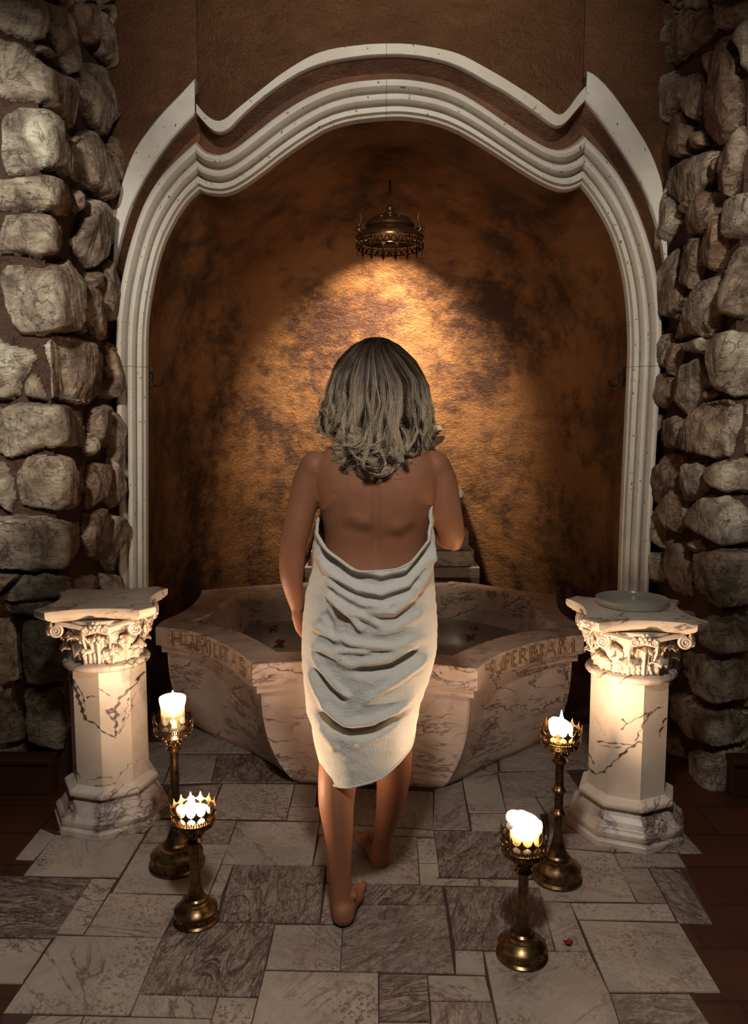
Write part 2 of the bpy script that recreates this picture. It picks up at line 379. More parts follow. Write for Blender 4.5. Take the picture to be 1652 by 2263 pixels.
prof_m = [(0, -.05), (0, .045), (.035, .058)]+torus_prof(.05, .36, .052, .098)+[(.375, .040), (.40, .040)]+torus_prof(.41, .67, .050, .082)+[(.68, .030), (.71, .030), (.73, .048), (.88, .054), (.90, .038)]+torus_prof(.91, 1.0, .030, .044, 4)+[(1.0, .0)]
arch = multi_ribbon('trim_1', [(LO, LI, 60), (MO, MI, 90), (RO, RI, 60)], prof_m, M_trav, 28); struct(arch)
prof_g = [(0, -.06), (0, .055), (.06, .062), (.94, .060), (1.0, .052), (1.0, -.03)]
band = multi_ribbon('trim_2', [(GLO, GLI, 40), (GMO, GMI, 90), (GRO, GRI, 40)], prof_g, M_trav, 28); struct(band)
# cove between the two mouldings
GLI2 = [(262,1330),(259,800),(259,650)]+GLI; GRI2 = GRI+[(1462,650),(1462,800),(1436,1330)]
prof_c = [(0, .03), (.15, .005), (.4, -.03), (.7, -.035), (.9, -.02), (1, .0)]
cv = MB()
def mono(P, n=70):   # resample by arc length
    return smooth_curve(P, n, 1)
for O, I in ((GLI2, LO), (GMI, MO), (GRI2, RO)):
    v, f = ribbon('', O, I, prof_c, None, 80); cv.add(v, f)
struct(cv.build('trim_3', M_cove, ang=40))
# plaster wall above and beside the arch
pw = MB(); ZT = 3.75
for O in ([(246,600)]+[(250,520)]+GLO, GMO, GRO+[(1480,600)]):
    A = smooth_curve(O, 80, 1); v = []; f = []
    for a in A:
        p = wp(a); 
        for k in range(9):
            t = k/8; v.append((p.x, p.y+.0, p.z*(1-t)+ZT*t))
    for i in range(79):
        for k in range(8): f.append((i*9+k, (i+1)*9+k, (i+1)*9+k+1, i*9+k+1))
    pw.add(v, f)
for q in ((258, 600), (1466, 600)):
    a = wp(q); s_ = -1 if q[0] < 800 else 1
    pw.add([(a.x, D+.012, 0), (a.x+s_*.18, D+.012, 0), (a.x+s_*.18, D+.012, ZT), (a.x, D+.012, ZT)], [(0, 1, 2, 3)])
struct(pw.build('wall_back', M_plast, ang=30))
# niche: shell behind the arch
OPEN = smooth_curve(LI[:-1]+MI+RI[1:], 150, 1)
SM = np.array(OPEN)
for _ in range(260): SM[1:-1] = (SM[:-2]+SM[2:]*1+SM[1:-1]*2)/4
cxn = 0.03; v = []; f = []
LEV = [(0.003, 1.0), (.10, 1.0), (.16, 1.02)]+[(.16+1.25*sin(a), 1.02*(cos(a))**.5 if a < 1.56 else 0) for a in np.linspace(.12, 1.5, 14)]+[(1.42, 0.0)]
zc = 1.1
for qi, q in enumerate(OPEN):
    ps = at_y(SM[qi][0], SM[qi][1], D)
    p = at_y(q[0], q[1], D-bow(q[0])); b0 = D-p.y
    for dd, s_ in LEV:
        dd = dd-b0 if dd < .05 else dd
        kb = min(1, max(0, (dd-.06)/.35)); kb = kb*kb*(3-2*kb); bx = p.x+(ps.x-p.x)*kb; bz = p.z+(ps.z-p.z)*kb
        zz = bz if bz < zc else zc+(bz-zc)*(s_ if dd > .16 else 1)
        v.append((cxn+(bx-cxn)*s_, D+dd, zz if q[1] < 1325 else 0.0))
k = len(LEV)
for i in range(len(OPEN)-1):
    for j in range(k-1): f.append((i*k+j, i*k+j+1, (i+1)*k+j+1, (i+1)*k+j))
niche = mesh_obj('wall_niche', v, f, M_gold, smooth=True); struct(niche)

# ---------------------------------------------------------------- stone walls
XL, YF = -1.235, 2.98
XR = 1.335
LSTONES = [
 [(0,0),(85,0),(90,60),(92,90),(75,92),(35,85),(0,68),(-30,60),(-30,0)],
 [(0,84),(50,98),(70,110),(85,140),(110,155),(140,170),(152,235),(152,283),(135,270),(115,250),(80,225),(40,222),(0,212),(-60,200),(-60,84)],
 [(92,0),(135,20),(145,70),(152,130),(160,150),(143,170),(130,130),(120,115),(105,60)],
 [(75,108),(92,102),(112,118),(115,130),(98,128),(85,120)],
 [(140,0),(190,0),(200,40),(208,70),(200,102),(190,95),(165,55),(148,25)],
 [(205,5),(224,0),(250,0),(257,30),(250,110),(243,110),(232,40)],
 [(262,95),(275,92),(285,110),(288,150),(280,168),(265,140)],
 [(215,20),(235,70),(245,130),(238,155),(225,135),(210,120),(212,60)],
 [(178,140),(200,140),(230,148),(240,200),(245,255),(225,300),(205,285),(172,240),(152,200),(165,172)],
 [(252,190),(262,150),(275,180),(292,240),(285,270),(262,262),(250,245)],
 [(5,255),(50,238),(100,250),(122,265),(138,315),(137,360),(140,395),(120,380),(60,385),(15,385),(2,340)],
 [(162,300),(195,285),(205,310),(230,370),(235,420),(225,450),(200,420),(160,390),(145,350),(152,320)],
 [(238,300),(265,290),(285,300),(288,340),(275,405),(245,405),(235,340)],
 [(-50,400),(0,398),(50,392),(115,392),(140,405),(150,440),(145,480),(120,475),(80,468),(15,465),(-50,460)],
 [(160,415),(175,430),(165,475),(158,450)],
 [(188,440),(215,440),(235,490),(240,530),(225,570),(205,590),(190,590),(165,560),(162,530),(178,480)],
 [(240,420),(262,415),(262,470),(258,560),(245,540),(240,480)],
 [(15,475),(60,472),(105,480),(138,495),(143,540),(115,568),(80,572),(30,563),(-20,562),(-40,520),(0,520)],
 [(15,585),(60,585),(100,590),(140,572),(155,600),(165,630),(158,720),(145,735),(95,740),(50,740),(25,720),(8,650),(3,610)],
 [(195,600),(212,598),(216,635),(200,640),(190,620)],
 [(218,590),(235,575),(250,630),(258,690),(245,710),(228,690),(216,640)],
 [(175,620),(200,640),(215,670),(222,720),(225,750),(205,745),(185,710),(172,670)],
 [(162,702),(170,700),(178,740),(160,735)],
 [(-30,745),(0,745),(30,765),(75,775),(82,790),(60,830),(50,842),(45,870),(30,882),(-30,880)],
 [(90,760),(130,740),(180,750),(215,762),(232,790),(230,830),(225,870),(190,893),(150,888),(118,880),(114,820)],
 [(235,750),(245,760),(255,830),(252,870),(235,885),(220,875),(235,830)],
 [(58,845),(75,825),(98,850),(105,880),(90,884),(58,880)],
 [(0,900),(30,893),(75,892),(150,897),(185,912),(192,960),(190,988),(140,988),(100,988),(60,1005),(30,1012),(0,1000),(-40,1000),(-40,910)],
 [(195,900),(220,888),(232,930),(228,990),(205,980),(198,950)],
 [(232,895),(248,910),(260,950),(250,990),(246,1040),(238,1050),(238,1000),(230,950)],
 [(196,955),(208,965),(200,1005),(190,1012),(183,998)],
 [(-40,1015),(12,1015),(30,1060),(37,1100),(22,1132),(0,1115),(-40,1110)],
 [(62,1008),(95,1005),(135,1008),(150,1040),(190,1022),(190,1090),(178,1115),(148,1126),(100,1124),(48,1115),(42,1070),(38,1045)],
 [(192,1025),(228,1020),(230,1070),(220,1105),(190,1125),(190,1080)],
 [(235,1015),(248,1030),(260,1085),(245,1125),(230,1110),(232,1060)],
 [(-40,1140),(50,1135),(110,1142),(150,1155),(178,1155),(180,1200),(165,1240),(120,1262),(60,1262),(0,1258),(-40,1250)],
 [(185,1130),(212,1118),(225,1150),(222,1210),(215,1240),(190,1230),(180,1190)],
 [(228,1130),(250,1140),(262,1180),(248,1230),(240,1262),(220,1250),(222,1190)],
 [(-20,1270),(40,1268),(10,1310),(-20,1310)],
 [(50,1270),(100,1268),(145,1275),(148,1308),(110,1320),(60,1330),(10,1325),(30,1295)],
 [(160,1275),(200,1270),(210,1310),(170,1325)],[(220,1265),(255,1270),(258,1330),(222,1330)],
 [(12,1332),(60,1328),(110,1325),(150,1340),(140,1358),(60,1360),(25,1352)],
 [(-40,1370),(20,1365),(42,1400),(45,1500),(0,1515),(-40,1500)],
 [(55,1370),(130,1362),(150,1400),(150,1500),(60,1512),(50,1440)],
 [(60,1525),(140,1520),(150,1600),(140,1660),(70,1630),(60,1580)],
 [(-40,1525),(25,1520),(30,1545),(55,1590),(62,1630),(20,1640),(-40,1630)],
 [(-40,1645),(50,1645),(60,1690),(-40,1700)],
 [(165,1340),(255,1345),(258,1430),(170,1450)],[(165,1465),(255,1450),(258,1560),(170,1560)],[(165,1575),(258,1575),(258,1680),(165,1700)],
]
RSTONES = [
 [(1465,0),(1500,0),(1503,30),(1490,65),(1475,68),(1468,30)],
 [(1505,0),(1545,0),(1530,12),(1512,25)],
 [(1502,35),(1550,12),(1575,20),(1592,50),(1585,65),(1570,90),(1535,110),(1500,140),(1488,148),(1484,95),(1495,60)],
 [(1608,0),(1660,0),(1655,40),(1640,60),(1600,68),(1598,40)],[(1575,0),(1600,0),(1595,25),(1580,10)],
 [(1468,90),(1480,95),(1483,150),(1470,155)],
 [(1472,165),(1490,157),(1502,170),(1520,172),(1515,210),(1495,245),(1482,275),(1466,265),(1468,210)],
 [(1528,165),(1550,160),(1560,190),(1552,250),(1542,265),(1525,245),(1517,210)],
 [(1622,75),(1630,110),(1632,190),(1645,235),(1630,280),(1605,315),(1588,322),(1570,295),(1555,235),(1575,200),(1590,150),(1600,120),(1612,80)],
 [(1645,60),(1665,40),(1665,170),(1648,150),(1638,95)],
 [(1572,110),(1585,115),(1590,140),(1578,180),(1570,150)],
 [(1498,250),(1522,250),(1532,280),(1535,345),(1520,352),(1485,343),(1482,300)],
 [(1540,290),(1562,290),(1565,320),(1540,328),(1535,305)],
 [(1522,352),(1550,340),(1586,330),(1580,370),(1570,410),(1545,445),(1520,460),(1488,440),(1485,400),(1495,368)],
 [(1588,345),(1602,345),(1595,385),(1585,380)],
 [(1645,275),(1655,300),(1640,370),(1630,405),(1618,435),(1600,420),(1605,350),(1615,330)],
 [(1545,445),(1570,420),(1600,425),(1598,470),(1568,512),(1545,520),(1512,522),(1525,490)],
 [(1470,380),(1486,385),(1488,430),(1510,445),(1500,500),(1475,540),(1464,570),(1466,450)],
 [(1515,450),(1545,430),(1530,460),(1515,475)],
 [(1598,470),(1612,475),(1608,545),(1595,575),(1580,605),(1570,590),(1568,545),(1580,510)],
 [(1620,440),(1670,420),(1670,530),(1615,528),(1612,480)],
 [(1518,540),(1530,525),(1560,522),(1565,545),(1558,600),(1545,640),(1522,635),(1525,600)],
 [(1498,545),(1508,580),(1520,630),(1532,665),(1510,690),(1485,705),(1472,690),(1466,620),(1485,570)],
 [(1565,620),(1590,608),(1594,650),(1592,720),(1575,750),(1540,740),(1498,748),(1525,700),(1545,650)],
 [(1500,695),(1520,690),(1505,710)],
 [(1618,560),(1670,535),(1670,720),(1640,705),(1612,700),(1608,640)],
 [(1465,740),(1485,735),(1490,780),(1483,812),(1465,812),(1460,770)],
 [(1495,755),(1522,755),(1510,790),(1495,835),(1488,800)],
 [(1525,755),(1560,742),(1573,770),(1570,785),(1528,780)],
 [(1590,745),(1620,730),(1670,735),(1670,870),(1620,875),(1595,865),(1583,820),(1582,790)],
 [(1530,800),(1565,785),(1572,800),(1580,840),(1565,880),(1540,920),(1530,925),(1512,890),(1500,850),(1505,820)],
 [(1458,830),(1485,818),(1495,840),(1497,880),(1480,895),(1458,905),(1450,870)],
 [(1562,868),(1578,855),(1585,870),(1575,885),(1562,880)],
 [(1450,915),(1465,915),(1462,960),(1450,980),(1445,950)],
 [(1478,925),(1510,912),(1525,930),(1528,975),(1510,993),(1480,988),(1470,960)],
 [(1540,920),(1565,885),(1610,882),(1643,893),(1640,950),(1620,1005),(1590,1018),(1560,1008),(1528,1000),(1525,965)],
 [(1650,890),(1670,880),(1670,1000),(1645,1005)],
 [(1490,1000),(1512,1005),(1520,1040),(1515,1075),(1495,1095),(1470,1115),(1442,1110),(1442,1060),(1460,1030)],
 [(1530,1020),(1560,1015),(1572,1040),(1570,1075),(1550,1100),(1528,1112),(1520,1070)],
 [(1580,1025),(1620,1015),(1670,1015),(1670,1085),(1600,1090),(1580,1070),(1573,1045)],
 [(1500,1080),(1520,1095),(1522,1150),(1505,1180),(1480,1170),(1468,1125)],
 [(1438,1130),(1460,1125),(1470,1165),(1472,1215),(1455,1200),(1438,1160)],
 [(1530,1135),(1565,1095),(1610,1095),(1650,1120),(1670,1130),(1670,1195),(1600,1208),(1570,1190),(1530,1170)],
 [(1530,1195),(1550,1190),(1560,1210),(1540,1222)],
 [(1435,1210),(1470,1225),(1480,1265),(1465,1285),(1437,1290)],
 [(1485,1190),(1520,1200),(1530,1250),(1525,1320),(1500,1310),(1488,1240)],
 [(1545,1220),(1600,1210),(1670,1215),(1670,1340),(1580,1338),(1550,1300),(1545,1260)],
 [(1545,1385),(1575,1355),(1670,1360),(1670,1440),(1600,1442),(1560,1430)],
 [(1475,1430),(1505,1415),(1498,1480),(1480,1520),(1472,1500)],
 [(1522,1440),(1560,1445),(1670,1450),(1670,1540),(1600,1550),(1545,1535),(1520,1480)],
 [(1480,1530),(1530,1535),(1550,1560),(1600,1565),(1670,1570),(1670,1620),(1600,1645),(1540,1635),(1500,1610),(1475,1580)],
 [(1475,1610),(1500,1630),(1520,1690),(1475,1690)],[(1540,1655),(1670,1640),(1670,1740),(1545,1730)],
 [(1425,1380),(1465,1360),(1475,1340),(1530,1350),(1540,1380),(1510,1400),(1480,1410),(1425,1430)],
]
def stone_wall(name, polys, side, tint_cool, Lfront=1.0, z0=0.0, z1=3.7, step=.0062):
    Xc = XL if side < 0 else XR
    # wall coordinate u: 0 at the corner, negative along the front face away from it, positive along the reveal
    def to_uz(q):
        pf = at_y(q[0], q[1], YF)
        if (pf.x-Xc)*side >= 0: return (-(abs(pf.x-Xc)), pf.z)
        r = ray(*q); y = min(max(Xc/r.x*r.y, YF), D+.4) if r.x*side > 1e-6 else D
        p = Vector((0, 0, CAM_H))+r*(y/r.y); return (y-YF, p.z)
    us = np.arange(-Lfront, D-YF+.02, step); zs = np.arange(z0, z1, step); Ug, Zg = np.meshgrid(us, zs, indexing='ij')
    # jitter so outlines are ragged
    def nz(fr, seed, amp):
        out = np.zeros(Ug.shape); r = np.random.default_rng(seed)
        for k in range(6):
            a = r.uniform(0, 2*pi); fx = fr*r.uniform(.5, 1.6)*cos(a); fz = fr*r.uniform(.5, 1.6)*sin(a); out += np.sin(Ug*fx+Zg*fz+r.uniform(0, 6.28))
        return out*amp/6
    Uj = Ug+nz(45, 1, .010)+nz(130, 2, .003); Zj = Zg+nz(45, 3, .010)+nz(130, 4, .003)
    H = np.full(Ug.shape, -1.0); T = np.zeros(Ug.shape)
    P = [[to_uz(q) for q in poly] for poly in polys]
    # stones outside the frame: simple random ones further along the front face
    r = np.random.default_rng(50 if side < 0 else 51); edge = to_uz((-12, 1000) if side < 0 else (1664, 1000))[0]; NTR = len(P)
    zz = 0.05
    while zz < z1:
        u = edge; h = r.uniform(.16, .28)
        while u > -Lfront:
            w_ = r.uniform(.15, .35); P.append([(u-w_+r.uniform(0, .04), zz+.02), (u-.02, zz+r.uniform(0, .04)), (u-r.uniform(0, .03), zz+h-.02), (u-w_/2, zz+h), (u-w_, zz+h-r.uniform(.02, .06))]); u -= w_
        zz += h
    if True:
        for zz in np.arange(3.05, z1, .2):
            for u in np.arange(-.9, D-YF, .25): P.append([(u+.01, zz), (u+.23, zz+.02), (u+.22, zz+.18), (u+.02, zz+.19)])
    for pi_, poly in enumerate(P):
        A = np.array(poly); 
        u0, u1, w0, w1 = A[:, 0].min()-.03, A[:, 0].max()+.03, A[:, 1].min()-.03, A[:, 1].max()+.03
        iu = np.where((us >= u0) & (us <= u1))[0]; iz = np.where((zs >= w0) & (zs <= w1))[0]
        if len(iu) < 2 or len(iz) < 2: continue
        sl = (slice(iu[0], iu[-1]+1), slice(iz[0], iz[-1]+1)); uu, ww = Uj[sl], Zj[sl]
        ins = np.zeros(uu.shape, bool); dm = np.full(uu.shape, 9.0)
        for i in range(len(A)):
            ax, ay = A[i]; bx, by = A[(i+1) % len(A)]
            ins ^= ((ay > ww) != (by > ww)) & (uu < (bx-ax)*(ww-ay)/((by-ay) if by != ay else 1e-9)+ax)
            L2 = (bx-ax)**2+(by-ay)**2+1e-9; t = np.clip(((uu-ax)*(bx-ax)+(ww-ay)*(by-ay))/L2, 0, 1)
            dm = np.minimum(dm, np.hypot(uu-ax-t*(bx-ax), ww-ay-t*(by-ay)))
        sd = np.where(ins, dm, -dm)-.001
        size = min(1.0, sqrt((u1-u0)*(w1-w0))/.25)
        hh = .030*size+.024; rr = .013+.014*size
        cu, cw = A[:, 0].mean(), A[:, 1].mean(); tu, tw = r.uniform(-.13, .13, 2)
        q_ = np.clip(sd/rr, 0, 1); prof = hh*(q_*(2-q_))**.8
        # split faces: a few tilted planes cut the stone, like broken rock
        facet = np.full(uu.shape, 9.0)
        for k in range(5):
            a = r.uniform(0, 2*pi); s_ = r.uniform(.08, .55); ext = min(u1-u0, w1-w0)*.5
            facet = np.minimum(facet, hh*r.uniform(.92, 1.15)-s_*((uu-cu)*cos(a)+(ww-cw)*sin(a)-ext*r.uniform(.15, .6)))
        val = np.minimum(prof, facet)+(tu*(uu-cu)+tw*(ww-cw))*(sd > .01)
        val = np.where(sd > 0, np.maximum(val, -.004), -1)
        better = (val > H[sl]) & ((H[sl] < -.5) | (pi_ < NTR) | (T[sl] > 2)); H[sl] = np.where(better, val, H[sl]); tt = T[sl]; tt[better] = r.uniform(0, 1)
    mask = H > -.5
    rough = nz(60, 5, .003)+nz(150, 6, .0025)+nz(320, 7, .0015)
    Hh = np.where(mask, H+rough, -.014+nz(30, 8, .004))
    # rounded corner between the two faces
    x = np.where(Ug < 0, Xc-side*Ug, Xc); y = np.where(Ug > 0, YF+Ug, YF)
    k = np.clip((Ug+.03)/.06, 0, 1)*pi/2; nx = -side*np.sin(k); ny = -np.cos(k)
    X = x+nx*Hh; Y = y+ny*Hh
    V = np.stack([X, Y, Zg], -1).reshape(-1, 3)
    nu, nz_ = Ug.shape; I = np.arange(nu*nz_).reshape(nu, nz_)
    Fq = np.stack([I[:-1, :-1], I[1:, :-1], I[1:, 1:], I[:-1, 1:]], -1).reshape(-1, 4)
    if side > 0: Fq = Fq[:, ::-1]
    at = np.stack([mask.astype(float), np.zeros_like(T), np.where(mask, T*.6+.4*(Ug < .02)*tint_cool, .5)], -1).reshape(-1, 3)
    o = mesh_obj(name, V.tolist(), Fq.tolist(), M_stone, None, True, {'stone': at}); struct(o); return o
stone_wall('wall_left', LSTONES, -1, 1.0)
stone_wall('wall_right', RSTONES, 1, .6)

# ---------------------------------------------------------------- floor
SL = [ # (heavy veining 0..1, corner pixels)
 (0,[(90,1831),(123,1845),(75,1899),(35,1897)]),(0,[(123,1845),(320,1842),(262,1938),(52,1934)]),(1,[(-80,1934),(202,1941),(122,2071),(-170,2069)]),
 (0,[(204,1941),(257,1943),(184,2064),(125,2062)]),(.1,[(242,1974),(405,1979),(357,2070),(186,2065)]),(.1,[(312,1864),(505,1866),(460,1975),(248,1972)]),
 (.6,[(345,1812),(522,1813),(503,1864),(313,1862)]),(.1,[(-175,2073),(112,2075),(47,2172),(-290,2168)]),(.12,[(125,2067),(356,2072),(286,2243),(8,2237)]),
 (1,[(358,2071),(382,2038),(607,2041),(570,2202),(307,2196)]),(1,[(517,1910),(718,1915),(705,2039),(481,2035)]),(.1,[(490,1910),(515,1911),(489,1977),(463,1976)]),
 (.5,[(407,1980),(489,1979),(478,2035),(383,2036)]),(.1,[(524,1815),(705,1817),(689,1914),(490,1908)]),(.2,[(706,1847),(920,1850),(926,1953),(722,1951),(720,1913),(692,1912)]),(.3,[(1185,1763),(1289,1762),(1302,1768),(1208,1797)]),(.4,[(980,1700),(1094,1650),(1100,1706),(1024,1722)]),
 (.2,[(706,1819),(957,1835),(960,1849),(703,1844)]),(0,[(921,1852),(960,1852),(967,1905),(925,1905)]),(.1,[(925,1908),(968,1908),(970,1937),(928,1951)]),
 (1,[(959,1836),(1150,1838),(1178,1939),(972,1937)]),(0,[(928,1941),(1056,1942),(1059,1957),(928,1955)]),(0,[(1059,1943),(1192,1946),(1197,1961),(1061,1958)]),
 (1,[(780,1953),(976,1958),(982,1999),(790,1998)]),(.75,[(762,2000),(984,2001),(1003,2150),(752,2146),(758,2043)]),(.4,[(720,1953),(778,1953),(788,1999),(760,2000),(757,2041),(708,2040)]),
 (.3,[(608,2043),(756,2044),(751,2144),(587,2141)]),(.1,[(585,2145),(835,2150),(836,2330),(540,2330)]),(.3,[(306,2198),(480,2203),(468,2250),(288,2244)]),
 (.2,[(483,2204),(568,2206),(538,2330),(446,2330)]),(.2,[(73,2244),(184,2246),(142,2330),(0,2330)]),(.2,[(187,2246),(467,2253),(444,2330),(145,2330)]),
 (1,[(838,2152),(943,2154),(950,2257),(838,2255)]),(.1,[(945,2155),(1071,2157),(1085,2211),(950,2210)]),(.6,[(951,2213),(1087,2214),(1112,2330),(956,2330)]),(.2,[(838,2259),(950,2260),(955,2330),(838,2330)]),
 (.1,[(1005,2100),(1066,2102),(1072,2153),(1007,2151)]),(1,[(983,1960),(1192,1963),(1225,2101),(1005,2097)]),(.3,[(1198,1992),(1258,1995),(1300,2101),(1228,2101)]),
 (.2,[(1069,2103),(1301,2104),(1346,2194),(1390,2330),(1114,2330)]),(.15,[(1279,2034),(1500,2040),(1591,2191),(1346,2191)]),(0,[(1260,1996),(1475,1998),(1493,2035),(1277,2031)]),
 (.9,[(1433,1918),(1501,1921),(1573,2040),(1498,2037),(1477,1996)]),(.1,[(1166,1868),(1355,1885),(1405,1992),(1199,1990)]),(.5,[(1369,1918),(1430,1918),(1473,1995),(1408,1992)]),
 (.3,[(1357,1886),(1496,1886),(1515,1915),(1371,1916)]),(.5,[(1470,1828),(1500,1828),(1549,1884),(1500,1884)]),(.8,[(1348,2196),(1522,2196),(1612,2330),(1393,2330)]),
 (.1,[(492,1732),(650,1733),(632,1810),(462,1808)]),(.3,[(652,1733),(700,1734),(696,1781),(642,1780)]),(.1,[(640,1783),(706,1784),(705,1815),(634,1811)]),
 (.5,[(378,1740),(488,1733),(458,1807),(348,1806)]),(1,[(482,1668),(640,1668),(655,1729),(468,1729)]),(.4,[(388,1668),(480,1668),(466,1728),(362,1732)]),
 (.1,[(250,1735),(355,1735),(320,1838),(185,1838)]),(.2,[(170,1790),(240,1740),(180,1838),(128,1838)]),
 (.1,[(1022,1724),(1097,1710),(1118,1795),(1036,1795)]),(.5,[(960,1745),(1020,1726),(1038,1833),(957,1832)]),(.1,[(1038,1798),(1192,1799),(1202,1838),(1042,1836)]),
 (.1,[(1112,1762),(1182,1762),(1204,1797),(1120,1796)]),(.6,[(1101,1708),(1250,1700),(1290,1760),(1112,1760)]),(.6,[(706,1738),(956,1750),(957,1832),(707,1816)]),
 (.3,[(1152,1840),(1350,1842),(1358,1882),(1162,1865)]),(.3,[(1210,1798),(1300,1770),(1345,1838),(1215,1838)]),(.3,[(1360,1845),(1470,1832),(1498,1882),(1360,1882)]),
 (.4,[(400,1600),(560,1600),(560,1664),(385,1664)]),(.4,[(1095,1600),(1330,1600),(1345,1697),(1105,1704)]),(.4,[(250,1640),(392,1640),(360,1730),(210,1730)]),(.3,[(1300,1700),(1420,1700),(1465,1825),(1350,1835)]),
]
fl = MB(); cols = []
for hv, q in SL:
    zt = .004+random.uniform(-.0006, .0006); P2 = [at_z(a, b, 0.004) for a, b in q]; c = sum(P2, Vector())/len(P2)
    P2 = [p-(c-p).normalized()*.0012 for p in P2]; ins = [p+(c-p).normalized()*.0025 for p in P2]; n = len(q)
    v = [(p.x, p.y, -.01) for p in P2]+[(p.x, p.y, .000) for p in P2]+[(p.x, p.y, zt) for p in ins]
    f = [(i, (i+1) % n, n+(i+1) % n, n+i) for i in range(n)]+[(n+i, n+(i+1) % n, 2*n+(i+1) % n, 2*n+i) for i in range(n)]+[tuple(range(2*n, 3*n))]
    ar = sum(P2[i].x*P2[(i+1) % n].y-P2[(i+1) % n].x*P2[i].y for i in range(n))
    if ar < 0: f = [t[::-1] for t in f]
    fl.add(v, f); cc = (hv, random.random(), random.random()); cols += [cc]*len(v)
floor = mesh_obj('floor', fl.v, fl.f, M_floor, None, False, {'slab': np.array(cols)}); struct(floor)
g = MB(); gp = [at_z(*q, 0) for q in [(10,2240),(55,2170),(-300,2170),(-80,1932),(50,1936),(76,1900),(35,1898),(90,1831),(128,1838),(250,1640)]]
gq = [at_z(*q, 0) for q in [(1420,1700),(1500,1828),(1549,1884),(1500,1886),(1573,2042),(1500,2040),(1591,2193),(1522,2195),(1680,2420)]]
pts = [(p.x, p.y) for p in gp]+[(-.9, 5.2), (.95, 5.2)]+[(p.x, p.y) for p in gq]+[(1.0, .9), (-.7, .9)]
g.prism(pts[::-1], -.02, .0012); struct(g.build('floor_grout', M_grout)); bpy.data.objects['floor_grout'].name = 'floor_2'
g = MB(); g.box((-4, -1.2, -.06), (4, 5.6, .0)); struct(g.build('floor_3', M_terra))
# dark skirting along the foot of the stone walls
for sd, nm in ((-1, 'baseboard_left'), (1, 'baseboard_right')):
    Xc = XL if sd < 0 else XR; b = MB()
    x0, x1 = sorted((Xc+sd*.03, Xc+sd*1.1)); b.box((x0, YF-.10, 0), (x1, YF-.03, .13)); b.box((x0, YF-.115, .13), (x1, YF-.03, .15))
    struct(mod_bevel(b.build(nm, M_skirting), .004))

# ================================================================== BASIN
ZR = .52
fr_l = [(343,1385),(386,1390),(420,1395),(453,1405),(487,1420),(520,1439),(540,1454),(557,1469)]
fr_m = [(557,1469),(668,1461),(810,1459),(961,1468),(1055,1479)]
fr_r = [(1055,1479),(1078,1461),(1112,1441),(1147,1430),(1193,1417),(1239,1409),(1290,1403)]
bk_r = [(1290,1403),(1293,1388),(1278,1377),(1262,1369),(1239,1353),(1230,1334),(1230,1314)]
bk_m = [(1230,1314),(1158,1306),(1101,1297),(1018,1284),(830,1279),(619,1289),(445,1304)]
bk_l = [(445,1304),(442,1315),(431,1330),(413,1346),(386,1360),(355,1372),(343,1385)]
def arcz(P, n, z): return [at_z(x, y, z) for x, y in smooth_curve(P, n, 2)]
NF = 24
segs = [arcz(P, NF, ZR) for P in (fr_l, fr_m, fr_r, bk_r, bk_m, bk_l)]
rim = [p for s_ in segs for p in s_[:-1]]; NR = len(rim)
cen = Vector((-.01, 3.62, ZR))
def inset(pts, d):   # plan offset towards the inside
    out = []; n = len(pts)
    for i, p in enumerate(pts):
        a = pts[i-1]; b = pts[(i+1) % n]; t = Vector((b.x-a.x, b.y-a.y, 0))
        if t.length < 1e-9: out.append(p.copy()); continue
        nn = Vector((-t.y, t.x, 0)).normalized()
        if nn.dot(cen-p) < 0: nn = -nn
        nn = (nn*.8+Vector((cen.x-p.x, cen.y-p.y, 0)).normalized()*.35)
        out.append(p+nn*d)
    return out
def fair(pts, it=3):
    n = len(pts)
    for _ in range(it): pts = [(pts[i-1]+pts[i]*2+pts[(i+1) % n])/4 for i in range(n)]
    return pts
basin = thing('marble_basin', 'large lobed white marble basin with gilded Latin inscription, behind the person', 'basin', (0, 0, 0))
def at_h(pts, z): return [(p.x, p.y, z) for p in pts]
inn = [at_z(x, y, ZR) for x, y in resample([(418,1372),(473,1384),(509,1391),(532,1398),(565,1413),(588,1427),(612,1441)], NF)]
def seg3(P): return [at_z(x, y, ZR) for x, y in resample(P, NF)]
isegs = [inn, seg3([(612,1441),(700,1439),(810,1438),(930,1441),(1000,1449)]), seg3([(1000,1449),(1030,1435),(1070,1419),(1110,1407),(1160,1396),(1220,1388),(1236,1386)]),
         seg3([(1236,1386),(1225,1378),(1205,1368),(1185,1352),(1176,1336),(1172,1322)]), seg3([(1172,1322),(1101,1308),(1018,1296),(830,1291),(619,1300),(520,1310)]),
         seg3([(520,1310),(510,1320),(496,1330),(482,1342),(464,1355),(442,1365),(418,1372)])]
irim = [p for s_ in isegs for p in s_[:-1]]
def ringmesh(rings, mat, name, parent, close=True, ang=35):
    n = len(rings[0]); v = [p for r_ in rings for p in r_]; f = []
    for j in range(len(rings)-1):
        for i in range(n): f.append((j*n+i, j*n+(i+1) % n, (j+1)*n+(i+1) % n, (j+1)*n+i))
    mb = MB(); mb.add(v, f); return mb.build(name, mat, parent, ang=ang)
ifl = [Vector((cen.x+(p.x-cen.x)*.86, cen.y+(p.y-cen.y)*.88, ZR)) for p in irim]
rings = [at_h(inset(rim, .05), ZR-.085), at_h(rim, ZR-.085), at_h(rim, ZR-.004), at_h(inset(rim, .004), ZR), at_h(irim, ZR), at_h([p+(cen-p).normalized()*.004 for p in irim], ZR-.004), at_h(ifl, ZR-.24)]
ringmesh(rings, M_rim, 'rim', basin, ang=28)
